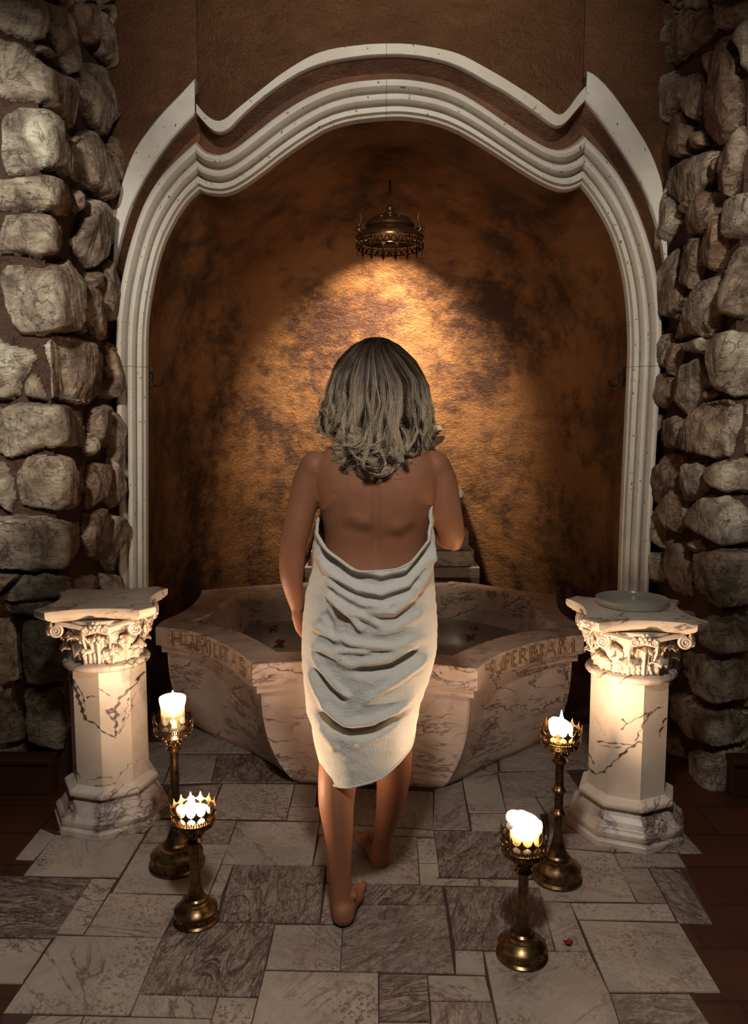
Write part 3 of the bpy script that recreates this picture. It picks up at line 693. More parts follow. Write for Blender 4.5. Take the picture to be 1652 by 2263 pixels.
lb = inset(rim, .022); ringmesh([at_h(inset(rim, .06), ZR-.122), at_h(lb, ZR-.122), at_h(lb, ZR-.084)], M_basin, 'lower_moulding', basin, ang=28)
# bowl
bl = [(435,1606),(473,1629),(548,1659),(615,1697),(657,1730)]; bmid = [(657,1730),(760,1733),(860,1737),(975,1742)]; br_ = [(975,1742),(1056,1707),(1099,1683),(1148,1664),(1215,1630)]
bs = [[at_z(x, y, 0.004) for x, y in smooth_curve(P, NF, 2)] for P in (bl, bmid, br_)]
top = inset(rim, .045)
backs = [Vector((cen.x+(p.x-cen.x)*.88, cen.y+(p.y-cen.y)*.85, 0)) for p in rim[3*(NF-1):]]
bs0 = [p for s_ in bs for p in s_[:-1]]
base = bs0+backs
for k in range(8):   # ease the join behind the lobes
    t = (k+1)/9
    base[3*(NF-1)+k] = bs[2][-1].lerp(backs[8], t); base[-1-k] = bs[0][0].lerp(backs[-9], t)
rings = []
for j in range(15):
    u = j/14; g_ = (u**2.4)*.75+.25*(1-sqrt(max(0, 1-u*u))); z = (ZR-.12)*(1-u)+.0048*u
    rings.append([(a.x+(b.x-a.x)*g_, a.y+(b.y-a.y)*g_, z) for a, b in zip(top, base)])
bowl = ringmesh(rings, M_basin, 'bowl', basin, ang=28)
bm = bmesh.new(); bm.from_mesh(bowl.data); bm.verts.ensure_lookup_table()
bmesh.ops.holes_fill(bm, edges=[e for e in bm.edges if e.is_boundary and max(v.co.z for v in e.verts) < .1]); bm.to_mesh(bowl.data); bm.free()
# basin floor
fb = MB(); fb.prism([(p.x, p.y) for p in ifl][::-1], ZR-.27, ZR-.24); fb.build('basin_floor', M_rim, basin)
# letters cut in the rim face
LET = {
 'H': [[(.12,0),(.12,1)],[(.88,0),(.88,1)],[(.12,.5),(.88,.5)]],
 'U': [[(.12,1),(.12,.3),(.2,.1),(.45,0),(.65,.05),(.85,.25)],[(.88,0),(.88,1)]],
 'M': [[(.08,0),(.15,1)],[(.15,1),(.5,.05)],[(.5,.05),(.85,1)],[(.85,1),(.92,0)]],
 'I': [[(.5,0),(.5,1)]], 'L': [[(.25,1),(.25,0)],[(.25,0),(.9,0),(.95,.14)]],
 'T': [[(.5,0),(.5,1)],[(.02,.88),(.06,1),(.94,1),(.98,.88)]], 'A': [[(.05,0),(.5,1)],[(.5,1),(.95,0)],[(.22,.38),(.78,.38)]],
 'S': [[(.82,.82),(.68,.97),(.42,1),(.2,.86),(.2,.68),(.45,.53),(.7,.4),(.84,.22),(.7,.04),(.42,0),(.15,.12)]],
 'P': [[(.2,0),(.2,1)],[(.2,1),(.62,.98),(.82,.8),(.78,.58),(.55,.47),(.2,.48)]],
 'E': [[(.2,0),(.2,1)],[(.2,1),(.85,1),(.87,.88)],[(.2,.52),(.7,.52)],[(.2,0),(.88,0),(.92,.14)]],
 'R': [[(.2,0),(.2,1)],[(.2,1),(.62,.98),(.8,.8),(.75,.6),(.5,.5),(.2,.5)],[(.5,.5),(.95,0)]],
 'B': [[(.2,0),(.2,1)],[(.2,1),(.6,.98),(.76,.8),(.68,.6),(.4,.54),(.2,.54)],[(.4,.54),(.75,.48),(.88,.28),(.75,.05),(.5,0),(.2,0)]]}
def face_fn(seg):
    P = np.array([list(p) for p in seg]); px = np.array([proj(p)[0] for p in seg])
    def fn(pxx, z):
        x = np.interp(pxx, px, P[:, 0]); y = np.interp(pxx, px, P[:, 1])
        x2 = np.interp(pxx+3, px, P[:, 0]); y2 = np.interp(pxx+3, px, P[:, 1]); t = Vector((x2-x, y2-y, 0)).normalized(); n = Vector((t.y, -t.x, 0))
        if n.y > 0: n = -n
        return Vector((x, y, z)), n, t
    return fn
def make_word(seg, items):
    fn = face_fn(seg)
    for ch, x0, x1 in items:
        mb = MB(); mb2 = MB(); z0, z1 = ZR-.072, ZR-.012
        for st in LET[ch]:
            pts = [(x0+(x1-x0)*a, z0+(z1-z0)*b) for a, b in resample(st, max(2, len(st)*2))]
            stem = len(st) == 2 and abs(st[0][0]-st[1][0]) < .1; wd = .0044 if (stem or ch in 'S') else .0030
            W = [fn(*q) for q in pts]
            v = []; v2 = []
            for i, (p, n, t) in enumerate(W):
                a = W[max(0, i-1)][0]; b = W[min(len(W)-1, i+1)][0]; d = (b-a).normalized(); s_ = d.cross(n).normalized()*wd
                v += [p+s_+n*.0004, p+n*.0022, p-s_+n*.0004, p-n*.003]; g2 = s_*1.7; v2 += [p+g2+n*.0003, p-g2+n*.0003, p-g2-n*.003, p+g2-n*.003]
            f = []
            for i in range(len(W)-1):
                for k in range(4): f.append((4*i+k, 4*i+(k+1) % 4, 4*i+4+(k+1) % 4, 4*i+4+k))
            f += [(0, 1, 2, 3), tuple(4*(len(W)-1)+k for k in (3, 2, 1, 0))]
            mb.add(v, f); mb2.add(v2, f)
            if stem:
                for zz in (z0, z1):      # serifs
                    p, n, t = fn(x0+(x1-x0)*st[0][0], zz); a = p-t*.009; b = p+t*.009
                    mb.add([a+n*.002-Vector((0,0,.0015)), b+n*.002-Vector((0,0,.0015)), b+n*.002+Vector((0,0,.0015)), a+n*.002+Vector((0,0,.0015))], [(0,1,2,3)])
        lo = mb.build('letter', M_goldleaf, basin); lo['label'] = 'gilded capital letter '+ch
        mb2.build('groove_shade_strip', M_groove_shade, lo)  # dark backing strip: shade of the cut painted around each letter
make_word(segs[0], [('H',379,402),('U',407,427),('M',432,459),('I',459,468),('L',470,482),('I',482,491),('T',491,506),('A',509,524),('S',526,543)])
make_word(segs[2], [('S',1080,1093),('U',1093,1112),('P',1114,1128),('E',1129,1144),('R',1145,1166),('B',1168,1189),('I',1190,1201),('A',1203,1229),('M',1233,1271)])
# water and petals
ZW = ZR-.17
wr = [Vector((cen.x+(p.x-cen.x)*.90, cen.y+(p.y-cen.y)*.915, ZW)) for p in irim]
wmb = MB(); wmb.prism([(p.x, p.y) for p in wr], ZW-.02, ZW); wo = wmb.build('water', M_water); tag(wo, 'still dark water filling the marble basin', 'water', kind='stuff')
def petal(px, py, z, s_, rz, label, grp):
    p = at_z(px, py, z); v = []; f = []; n = 7
    for i in range(n):
        for j in range(n):
            a = (i/(n-1)-.5)*2; b = (j/(n-1)-.5)*2; k = sqrt(max(0, 1-.5*b*b)); xx, yy = a*s_*k, b*s_*.8*(1-.2*a)
            v.append((xx*cos(rz)-yy*sin(rz), xx*sin(rz)+yy*cos(rz), .003+.35*s_*(a*a+.6*b*b)))
    f = [(i*n+j, (i+1)*n+j, (i+1)*n+j+1, i*n+j+1) for i in range(n-1) for j in range(n-1)]
    o = mesh_obj('rose_petal', v, f, M_petal, None, True); o.location = p
    sm = o.modifiers.new('s', 'SOLIDIFY'); sm.thickness = .001
    return tag(o, label, 'petal', grp)
petal(603, 1390, ZW, .026, .3, 'red petal floating nearer the back, left of the person', 'petals floating in the basin')
petal(618, 1423, ZW, .030, 1.3, 'larger red petal floating close to the front rim, left of the person', 'petals floating in the basin')
petal(1040, 1409, ZW, .026, .2, 'dark petal floating right of the person, largest on that side', 'petals floating in the basin')
petal(1051, 1389, ZW, .012, 1.0, 'right one of two tiny petals near the right back of the basin', 'petals floating in the basin')
petal(1040, 1388, ZW, .010, 2.0, 'left one of two tiny petals near the right back of the basin', 'petals floating in the basin')
petal(1256, 2086, .004, .012, .6, 'small dark red petal lying on the floor beside the front right candlestick', 'petal on the floor')

# fountain block behind the basin
YS = 4.68
ft = thing('stepped_fountain', 'stepped marble fountain with carved urn rising behind the basin, mostly hidden by the person', 'fountain', (0, 0, 0))
def stp(xl, xr, yt, yb, y0, nm, mat=M_step, dep=.5):
    a = at_y(xl, yt, y0); b = at_y(xr, yb, y0); m_ = MB(); m_.box((a.x, y0, b.z), (b.x, y0+dep, a.z)); return mod_bevel(m_.build(nm, mat, ft), .004)
stp(672, 1059, 1254, 1330, YS-.03, 'step', dep=.40); z_ = at_y(672, 1330, YS-.03).z
mm = MB(); a = at_y(672, 1330, YS-.03); b = at_y(1059, 1330, YS-.03); mm.box((a.x-.02, YS-.02, 0), (b.x+.02, YS+.38, a.z)); mm.build('plinth', M_step, ft)
stp(686, 1047, 1218, 1255, YS+.02, 'step', M_pedb, .33); stp(698, 1035, 1174, 1219, YS+.07, 'step', dep=.26)
pc = at_y(866, 1174, YS+.2); zt = at_y(866, 940, YS+.2).z; k = pxm(YS+.2, 1.1); u_ = MB()
pr = [(120, 1176), (120, 1160), (70, 1150), (55, 1140), (60, 1130), (120, 1122), (152, 1108), (155, 1095), (140, 1070), (90, 1040), (60, 1020), (55, 1005), (90, 990), (112, 975), (116, 962), (100, 958), (112, 950), (108, 942), (80, 938)]
u_.lathe([(r*k, at_y(866, yy, YS+.2).z-pc.z) for r, yy in pr], 32, 0, (pc.x, pc.y, pc.z)); ur = u_.build('carved_urn', M_step, ft, ang=30)
for q in range(12):   # gadroons round the urn
    g_ = MB(); a = 2*pi*q/12
    g_.tube([(pc.x+r*k*cos(a), pc.y+r*k*sin(a), at_y(866, yy, YS+.2).z) for r, yy in pr[5:11]], [.006, .014, .018, .018, .012, .006], 6); g_.build('gadroon', M_step, ft, ang=50)

# wall hooks inside the arch
for px, lab in ((336, 'black iron hook with ring inside the left side of the arch'), (1368, 'black iron hook with ring inside the right side of the arch')):
    s_ = 1 if px < 800 else -1; h = thing('wall_hook', lab, 'hook', group='hooks inside the arch'); p = at_y(px, 832, D+.05); m_ = MB()
    m_.box((p.x-.008, p.y-.012, p.z-.05), (p.x+.008, p.y+.012, p.z+.05)); mod_bevel(m_.build('backplate', M_iron, h), .003)
    m_ = MB(); c = p+Vector((s_*.028, -.01, -.02)); m_.tube([c+Vector((.026*cos(a)*s_, 0, .026*sin(a))) for a in np.linspace(-pi*1.05, .1, 14)], .003, 6)
    m_.tube([p+Vector((0, -.01, .02)), p+Vector((s_*.008, -.012, 0)), c+Vector((-.026*s_, 0, 0))], .004, 6); m_.build('ring', M_iron, h, ang=60)

# ================================================================== PEDESTALS
def bell(z): return .118+.035*((z-.60)/.165)**2.2
def leaf_mesh(ang, z0, h, w_, out=.008, curl=.022):
    v = []; f = []; NU, NV = 15, 16
    for j in range(NV):
        t = j/(NV-1)
        if t < .7: z = z0+h*t/.7; r = bell(z)+out*(.4+.6*t/.7); nr, nz = 1, 0
        else:
            a = (t-.7)/.3*pi*1.15; z = z0+h+curl*.55*sin(a); r = bell(z0+h)+out+curl*.75*(1-cos(a))*.6; nr, nz = cos(a), sin(a)
        wd = w_*(.62+.38*sin(pi*min(1, t*1.05)))*(.80+.20*abs(sin(4.5*pi*t)))*(1.0 if t < .8 else 1-.55*(t-.8)/.2)
        for i in range(NU):
            u = (i/(NU-1)-.5)*2; rib = .0050*cos(u*pi*3.5+t*2.2*abs(u)*3)+.005*math.exp(-(u*6)**2)-.004*u*u
            a = ang+u*wd/r; rr = r+rib*nr; v.append((rr*cos(a), rr*sin(a), z+rib*nz-.010*u*u*(t > .6)))
    f = [(j*NU+i, j*NU+i+1, (j+1)*NU+i+1, (j+1)*NU+i) for j in range(NV-1) for i in range(NU-1)]
    return v, f
def volute(mb, c, ex, R_, turns=2.2, dirn=1, tr=.0065):
    ex = Vector(ex).normalized(); ez = Vector((0, 0, 1)); n = 40; pts = []; rad = []
    for i in range(n):
        t = i/(n-1); a = pi*.5-dirn*0+t*turns*2*pi; r = R_*(1-.86*t)
        pts.append(Vector(c)+ex*(r*cos(a))*dirn+ez*(r*sin(a))+ex.cross(ez)*0.004*t*dirn*0); rad.append(tr*(1-.55*t))
    mb.tube(pts, rad, 6); mb.ball(c, R_*.20, 8, 6)
def seg_dist(PX, PY, pl):
    dm = np.full(PX.shape, 1e9); tm = np.zeros(PX.shape); n = len(pl)-1
    for i in range(n):
        (ax, ay), (bx, by) = pl[i], pl[i+1]; L2 = (bx-ax)**2+(by-ay)**2; t = np.clip(((PX-ax)*(bx-ax)+(PY-ay)*(by-ay))/L2, 0, 1)
        d = np.hypot(PX-ax-t*(bx-ax), PY-ay-t*(by-ay)); b = d < dm; dm = np.where(b, d, dm); tm = np.where(b, (i+t)/n, tm)
    return dm, tm
VL = [([(156,1494),(172,1539),(189,1590)],4.5),([(160,1500),(180,1530),(189,1560)],1.5),([(189,1590),(210,1599),(225,1616),(257,1631)],2),([(317,1485),(300,1509),(281,1528),(264,1546),(255,1569),(257,1595),(255,1625)],3.2),
 ([(233,1569),(248,1567),(262,1580),(251,1592),(233,1569)],2.6),([(240,1575),(256,1572)],4),([(251,1590),(259,1604)],2),([(285,1543),(274,1588),(263,1621)],1.1),([(298,1530),(290,1560),(268,1618)],.9),
 ([(191,1541),(216,1538)],1.2),([(216,1520),(244,1539)],1.4),([(156,1674),(176,1719)],1.7),([(189,1725),(221,1719),(248,1717)],1.1),([(210,1738),(256,1731)],1.0),([(258,1720),(285,1690),(312,1676)],.7),([(316,1722),(319,1738)],1.5)]
VR = [([(1464,1562),(1443,1571),(1426,1590),(1411,1620),(1405,1637)],2),([(1413,1639),(1388,1654),(1366,1675),(1332,1705),(1315,1711),(1298,1696)],2.5),([(1320,1639),(1345,1641),(1375,1645),(1400,1645)],1.4),([(1322,1646),(1350,1652),(1372,1650)],1),
 ([(1298,1658),(1311,1688)],1.5),([(1470,1586),(1460,1611),(1456,1628)],1.5),([(1372,1612),(1390,1596),(1440,1572)],1.2),([(1385,1600),(1375,1590)],2),([(1405,1637),(1420,1643)],1)]
def make_pedestal(px, dist, rz_oct, rz_ab, label, veins=(), hs=(1, 1)):
    X = at_y(px, 1600, dist).x
    t = thing('corinthian_pedestal', label, 'pedestal', (X, dist, 0), 0, 'pedestals beside the basin')
    ro = rz_oct+pi/8
    def oct_(prof, name, mat): 
        m_ = MB(); m_.lathe([(r/cos(pi/8) if False else r, z) for r, z in prof], 8, ro); return mod_bevel(m_.build(name, mat, t), .003, 2, 20)
    oct_([(.205,0),(.208,.006),(.208,.026),(.203,.03),(.198,.034),(.202,.042),(.202,.056),(.192,.066),(.184,.07),(.180,.076),(.172,.088),(.158,.104),(.150,.116),(.148,.124),(.160,.128)], 'base', M_pedb)
    oct_([(.158,.1275),(.166,.131),(.168,.14),(.166,.149),(.158,.153),(.146,.158),(.139,.164)], 'base_collar', M_ped)
    sv, NS, NZ = [], 60, 210; c8 = [(.136*cos(ro+2*pi*q/8), .136*sin(ro+2*pi*q/8)) for q in range(9)]
    for j in range(NZ+1):
        z = .155+(.593-.155)*j/NZ
        for q in range(8):
            for i in range(NS): tt = i/NS; tt = min(max(tt, 0), 1); sv.append((c8[q][0]*(1-tt)+c8[q+1][0]*tt, c8[q][1]*(1-tt)+c8[q+1][1]*tt, z))
    n8 = 8*NS; sf = [(j*n8+i, j*n8+(i+1) % n8, (j+1)*n8+(i+1) % n8, (j+1)*n8+i) for j in range(NZ) for i in range(n8)]
    SV = np.array(sv); WV = SV*np.array([hs[0], hs[0], hs[1]])+np.array([X, dist, 0]); qx, qy = proj_np(WV)
    jit = np.sin(SV[:, 2]*160+SV[:, 0]*90)*1.3+np.sin(SV[:, 2]*350-SV[:, 0]*330+1)*.9
    vn = np.zeros(len(SV)); front = (SV[:, 0]*(0-X)+SV[:, 1]*(0-dist)) > 0
    for pl, wd in veins:
        d, _ = seg_dist(qx+jit, qy+jit*.8, pl); vn = np.maximum(vn, np.clip(1.5-d/(wd*(.75+.35*np.sin(qy*.33+qx*.2))), 0, 1))
    mesh_obj('shaft', sv, sf, M_shaft, t, False, {'vein': vn*front*.96})
    m_ = MB(); m_.lathe([(.135,.578),(.143,.580),(.150,.586),(.152,.593),(.149,.600),(.142,.604),(.128,.606)], 48); m_.build('neck_ring', M_ped, t, ang=40)
    m_ = MB(); m_.lathe([(.118,.600)]+[(bell(z)-.003, z) for z in np.linspace(.604, .752, 10)]+[(.166,.756),(.166,.766)], 40, 0); m_.build('capital_bell', M_ped, t, ang=40)
    for k in range(8):
        v, f = leaf_mesh(rz_oct+2*pi*k/8, .602, .052, .042); o = mesh_obj('acanthus_leaf', v, f, M_ped, t, True); sm = o.modifiers.new('s', 'SOLIDIFY'); sm.thickness = .004
    for k in range(8):
        v, f = leaf_mesh(rz_oct+2*pi*(k+.5)/8, .604, .098, .036, .004, .020); o = mesh_obj('tall_acanthus_leaf', v, f, M_ped, t, True); sm = o.modifiers.new('s', 'SOLIDIFY'); sm.thickness = .004
    # abacus plan: four hollow sides and four cut corners
    plan = []
    for k in range(4):
        a0 = rz_ab+pi/2*k; da = .135; Rc = .252
        p0 = Vector((Rc*cos(a0+da), Rc*sin(a0+da))); p1 = Vector((Rc*cos(a0+pi/2-da), Rc*sin(a0+pi/2-da))); mid = (p0+p1)/2
        plan.append(Vector((Rc*cos(a0-da), Rc*sin(a0-da))))
        for j in range(13):
            s_ = j/12; q = p0.lerp(p1, s_); q -= mid.normalized()*(.040*(sin(pi*s_)**.8)); plan.append(q)
    m_ = MB(); n = len(plan); prof = [(.70,.756),(.76,.762),(.82,.767),(.90,.773),(.905,.777),(.93,.7775),(.975,.784),(.995,.790),(1.0,.797),(1.0,.808),(.992,.811)]
    v = [(p.x*s_, p.y*s_, z) for s_, z in prof for p in plan]; f = [(j*n+i, j*n+(i+1) % n, (j+1)*n+(i+1) % n, (j+1)*n+i) for j in range(len(prof)-1) for i in range(n)]
    f += [tuple(range(n-1, -1, -1)), tuple(range((len(prof)-1)*n, len(prof)*n))]; m_.add(v, f); m_.build('abacus', M_ped, t, ang=30)
    for k in range(4):
        a0 = rz_ab+pi/2*k
        for sgn in (-1, 1):     # corner scroll seen on each neighbouring face, and the small inner scroll
            fa = a0+sgn*pi/4; nrm = Vector((cos(fa), sin(fa), 0)); tg = Vector((-sin(fa), cos(fa), 0))*(-sgn)
            m_ = MB(); c = Vector((.196*cos(a0), .196*sin(a0), .738))+nrm*.022-tg*.008; volute(m_, c, tg, .023, 2.2, 1)
            m_.tube([c+Vector((0,0,.023)), c+Vector((0,0,.023))-tg*.02, nrm*.155-tg*.045+Vector((0,0,.722)), nrm*.140-tg*.03+Vector((0,0,.69))], [.0065,.008,.008,.006], 6)
            m_.build('volute', M_ped, t, ang=50)
            m_ = MB(); c = nrm*.163+tg*.028+Vector((0,0,.735)); volute(m_, c, -tg, .014, 1.8, 1, .0048)
            m_.tube([c+Vector((0,0,.014)), c+tg*.014+Vector((0,0,.006)), nrm*.150+tg*.045+Vector((0,0,.70)), nrm*.138+tg*.04+Vector((0,0,.665))], [.005,.006,.006,.004], 6)
            m_.build('inner_scroll', M_ped, t, ang=50)
        fa = a0+pi/4; nrm = Vector((cos(fa), sin(fa), 0)); m_ = MB()
        for q in range(6):
            an = 2*pi*q/6; tg = Vector((-sin(fa), cos(fa), 0)); m_.ball(nrm*.172+tg*.013*cos(an)+Vector((0,0,.752+.013*sin(an))), .009, 8, 6)
        m_.ball(nrm*.180+Vector((0,0,.752)), .007, 8, 6); m_.build('fleuron', M_ped, t, ang=60)
    return t
los = lambda X, Y: atan2(X, Y)
aL = -pi/2-los(at_y(242,1600,2.74).x, 2.74); aR = -pi/2-los(at_y(1388,1600,2.67).x, 2.67)
pedL = make_pedestal(242, 2.74, aL+radians(9.6), aL+radians(33), 'white marble octagonal pedestal with leafy capital and bare top, left of the basin', VL)
pedR = make_pedestal(1388, 2.67, aR+radians(-3), aR+radians(59), 'white marble octagonal pedestal carrying a round glass dish, right of the basin', VR, (1.02, .975))
pedR.scale = (1.02, 1.02, .975); pedL.scale = (1, 1, 1.0)
zd = .811*.975; pd = at_z(1392, 1333, zd); m_ = MB(); Rg = .127
dish = thing('glass_dish', 'shallow round frosted glass dish on top of the right pedestal', 'dish', (pd.x, pd.y-.02, zd+.0005))
m_.lathe([(.0,.0),(Rg*.93,.0),(Rg*.97,.002),(Rg,.022),(Rg,.024),(Rg-.004,.025),(Rg-.007,.022),(Rg*.93,.006),(.0,.004)], 64, cap=False); m_.build('bowl', M_glass, dish, ang=40)

# ================================================================== CANDLESTICKS
RC = .061
def crown_mesh(R_, n=14, s_=1.0):
    mb = MB(); p = 2*pi*R_/n; th = .0016
    def plate(poly, a0):
        k = len(poly); v = []
        for dr in (0, th):
            for x, y in poly:
                r = R_+dr+.10*y; a = a0+x/R_; v.append((r*cos(a), r*sin(a), y))
        mb.add(v, [tuple(range(k)), tuple(range(2*k-1, k-1, -1))]+[(i, k+i, k+(i+1) % k, (i+1) % k) for i in range(k)])
    def bar(x0, y0, x1, y1, w_, a0):
        d = Vector((x1-x0, y1-y0)).normalized()*w_/2; nx, ny = -d.y, d.x; plate([(x0+nx, y0+ny), (x0-nx, y0-ny), (x1-nx, y1-ny), (x1+nx, y1+ny)], a0)
    for k in range(n):
        a = 2*pi*k/n
        pl = []
        for q in range(24):
            th_ = 2*pi*q/24; r = .0082+.0024*cos(4*th_)+.0012*cos(8*th_)
            if abs(q-6) < 1: r *= 1.25
            pl.append((r*cos(th_)*.95*s_, .0235*s_+r*sin(th_)*1.1*s_))
        plate(pl, a)
        bar(0, .014*s_, -p*.28, .007*s_, .0022, a); bar(0, .014*s_, p*.28, .007*s_, .0022, a)
        bar(-p*.28, .0075*s_, -p*.28, 0, .003, a); bar(p*.28, .0075*s_, p*.28, 0, .003, a); bar(0, .0, 0, .015*s_, .0026, a)
        plate([(p/2+.0028*cos(t_), .0085*s_+.0028*sin(t_)) for t_ in np.linspace(0, 2*pi, 9)[:-1]], a); bar(p/2, 0, p/2, .008*s_, .002, a)
    return mb
def candlestick(px, dist, ztop, Rb, knops, label, tall):
    X = at_y(px, 1900, dist).x
    t = thing('brass_candlestick', label, 'candlestick', (X, dist, 0), random.random()*.4, 'brass candlesticks')
    b = MB(); k = Rb/.068; kz = 1.15 if tall else 1.0
    prof = [(.066,0),(.068,.003),(.068,.009),(.0645,.012),(.062,.014),(.061,.032),(.0635,.034),(.0635,.038),(.058,.041),(.052,.047),(.044,.053),(.041,.055),(.041,.059),(.034,.063),(.033,.066),(.033,.070),(.028,.075)]
    b.lathe([(r*k, z*kz) for r, z in prof], 56)
    for q in range(14):
        a = 2*pi*q/14; b.ball((.0615*k*cos(a), .0615*k*sin(a), .023*kz), .0042, 8, 6)
    b.build('foot', M_brass, t, ang=40)
    zs0 = .075*kz; zn = ztop-.078
    s_ = MB(); sp = [(.028*k, zs0-.001), (.023*k, zs0+.012), (.0185*k, zs0+.03), (.016, zs0+.055), (.0145, zs0+.085)]
    sp = [q for q in sp if q[1] < zn-.02]+[(.0135, zn-.006), (.0145, zn)]
    fl_ = MB(); 
    v = []; seg = 48
    for r, z in sp:
        for j in range(seg):
            a = 2*pi*j/seg; rr = r*(1-.06*(.5+.5*cos(a*12))); v.append((rr*cos(a), rr*sin(a), z))
    f = [(i*seg+j, i*seg+(j+1) % seg, (i+1)*seg+(j+1) % seg, (i+1)*seg+j) for i in range(len(sp)-1) for j in range(seg)]
    fl_.add(v, f); fl_.build('stem', M_brass, t, ang=50)
    for kn in [zn]+knops:
        m_ = MB(); m_.lathe([(.0145,kn-.002),(.017,kn),(.0175,kn+.003),(.020,kn+.005),(.025,kn+.008),(.0255,kn+.010),(.021,kn+.013),(.016,kn+.020),(.0165,kn+.023),(.0145,kn+.025)], 32); m_.build('knop', M_brass, t, ang=35)
    c = MB(); z = zn+.022
    c.lathe([(.0145,z),(.018,z+.004),(.019,z+.014),(.025,z+.024),(.036,z+.032),(.048,z+.035),(.055,z+.036),(.0575,z+.038),(.0575,z+.050),(.060,z+.052),(.062,z+.054),(.062,z+.056),(.059,z+.057),(.057,z+.0565),(.054,z+.050),(.0,z+.050)], 56, cap=False)
    for q in range(14):
        a = 2*pi*q/14; c.ball((.058*cos(a), .058*sin(a), z+.044), .0038, 8, 6)
    for q in range(8):
        a = 2*pi*q/8; 
        for (rr, zz, r0) in ((.022,.008,.006),(.027,.020,.007),(.038,.030,.006)): c.ball((rr*cos(a+zz*20), rr*sin(a+zz*20), z+zz), r0, 8, 6)
    c.build('cup', M_brass, t, ang=45)
    cr = crown_mesh(.0592, s_=1.28).build('crown', M_brass, t); cr.location.z = z+.055
    t['_zc'] = z+.0505
    return t, X, z+.0505
def flame_mesh(mb, c, h, r):
    mb.lathe([(0.0002, 0), (r*.7, h*.10), (r, h*.25), (r*.85, h*.45), (r*.5, h*.7), (r*.18, h*.9), (0.0002, h)], 14, 0, c)
def candle(t, X, Y, z0, h, r, label, style, fh):
    o = thing('pillar_candle', label, 'candle', (X, Y, z0), 0, 'burning candles')
    seg, R_ = 64, []; v = []; prof = []
    n = 26
    for j in range(n):
        u = j/(n-1); prof.append((r*(1.0 if u < .72 or style != 'flare' else 1+.11*sin((u-.72)/.28*pi/2)), h*u))
    top = prof[-1]
    wall = 12; pool = {'flare': .010, 'low': .008, 'slope': .006, 'fold': .010}[style]
    for a_, b_ in ((.985, .002), (.95, .003), (.90, .0005), (.84, -.4*pool), (.7, -pool*.9), (.4, -pool), (.12, -pool*1.02)): prof.append((top[0]*a_, h+b_))
    NP = len(prof)
    for i, (rr, z) in enumerate(prof):
        for k in range(seg):
            a = 2*pi*k/seg; q = mnoise.noise(Vector((cos(a)*1.7, sin(a)*1.7, z*22+len(style)*1.7))); up = max(0, (z-h*.6)/(h*.4)) if h > 0 else 0
            r2, z2 = rr, z
            if style == 'low': r2 += up*.010*max(0, math.exp(-((a-2.9)**2)*3)+math.exp(-((a-.25)**2)*3))*1.0+up*q*.003; z2 += up*.006*(q+.3)
            elif style == 'slope': z2 += up*(.010*cos(a-2.3)+.003*q); r2 += up*q*.002
            elif style == 'fold': z2 += up*(.008*cos(a-2.0)+.002*q); r2 += up*(q*.003+.004*math.exp(-((((a+6.28) % 6.28)-5.9)**2)*2))
            else: r2 += q*.0006
            v.append((r2*cos(a), r2*sin(a), z2))
    f = [(i*seg+k, i*seg+(k+1) % seg, (i+1)*seg+(k+1) % seg, (i+1)*seg+k) for i in range(NP-1) for k in range(seg)]+[tuple(range(seg-1, -1, -1)), tuple(range((NP-1)*seg, NP*seg))]
    mesh_obj('wax', v, f, M_wax, o, True)
    if style == 'low':
        for a, rr, br in ((3.0, .036, .015), (2.2, .038, .010), (-.1, .036, .013), (.5, .030, .011)):
            m_ = MB(); m_.ball((rr*cos(a), rr*sin(a), h+.002), (br, br*.9, br*.85), 16, 12); m_.build('wax_lump', M_wax, o, True)
    if style == 'fold':
        m_ = MB(); m_.tube([(r*1.02*cos(a), r*1.02*sin(a), h+.002-.020*sin((a+1.35)/1.3*pi)*(1 if a < .0 else 1)) for a in np.linspace(-1.35, -.05, 14)], [.004, .006, .007, .008, .009, .009, .009, .009, .009, .009, .008, .008, .007, .005], 10)
        m_.build('wax_drip', M_wax, o, ang=80)
        m_ = MB(); m_.tube([(r*1.06*cos(a), r*1.06*sin(a), h+.008-.004*abs(a-2.6)) for a in np.linspace(1.9, 3.5, 10)], [.004, .007, .009, .010, .010, .010, .009, .008, .007, .005], 10); m_.ball((r*1.15*cos(3.45), r*1.15*sin(3.45), h-.006), .010, 12, 8)
        m_.build('wax_drip', M_wax, o, ang=80)
    m_ = MB(); m_.tube([(0, 0, h-pool-.004), (.0005, 0, h-pool+.006), (.002, .001, h-pool+.011)], .0012, 6); m_.build('wick', M_wick, o)
    m_ = MB(); flame_mesh(m_, (.001, 0, h-pool+.006), fh, .0062); m_.build('flame', M_flame, o, True)
    return o
CS = [
 (391, 2.40, .465, .090, [], 'tall brass candlestick with crown rim, beside the left pedestal', True, .105, .0375, 'tall smooth cream pillar candle burning in the candlestick beside the left pedestal', 'flare', .028),
 (430, 2.115, .311, .067, [], 'short brass candlestick at front left, partly hiding a taller one', False, .028, .036, 'melted down candle with lumpy edges burning in the front left candlestick', 'low', .046),
 (1231, 2.33, .459, .079, [.285, .21], 'tall slender brass candlestick beside the right pedestal', True, .052, .036, 'short burning candle with tall flame and sloping top, beside the right pedestal', 'slope', .046),
 (1157, 1.965, .314, .070, [], 'short dark brass candlestick nearest the camera, at front right', False, .075, .038, 'burning candle with wax folded over its rim, in the front right candlestick', 'fold', .024)]
for px, dist, zt_, Rb, kn, lab, tall, h, r, clab, style, fh in CS:
    t, X, zc_ = candlestick(px, dist, zt_, Rb, kn, lab, tall)
    candle(t, X, dist, zc_, h, r, clab, style, fh)
    del t['_zc']

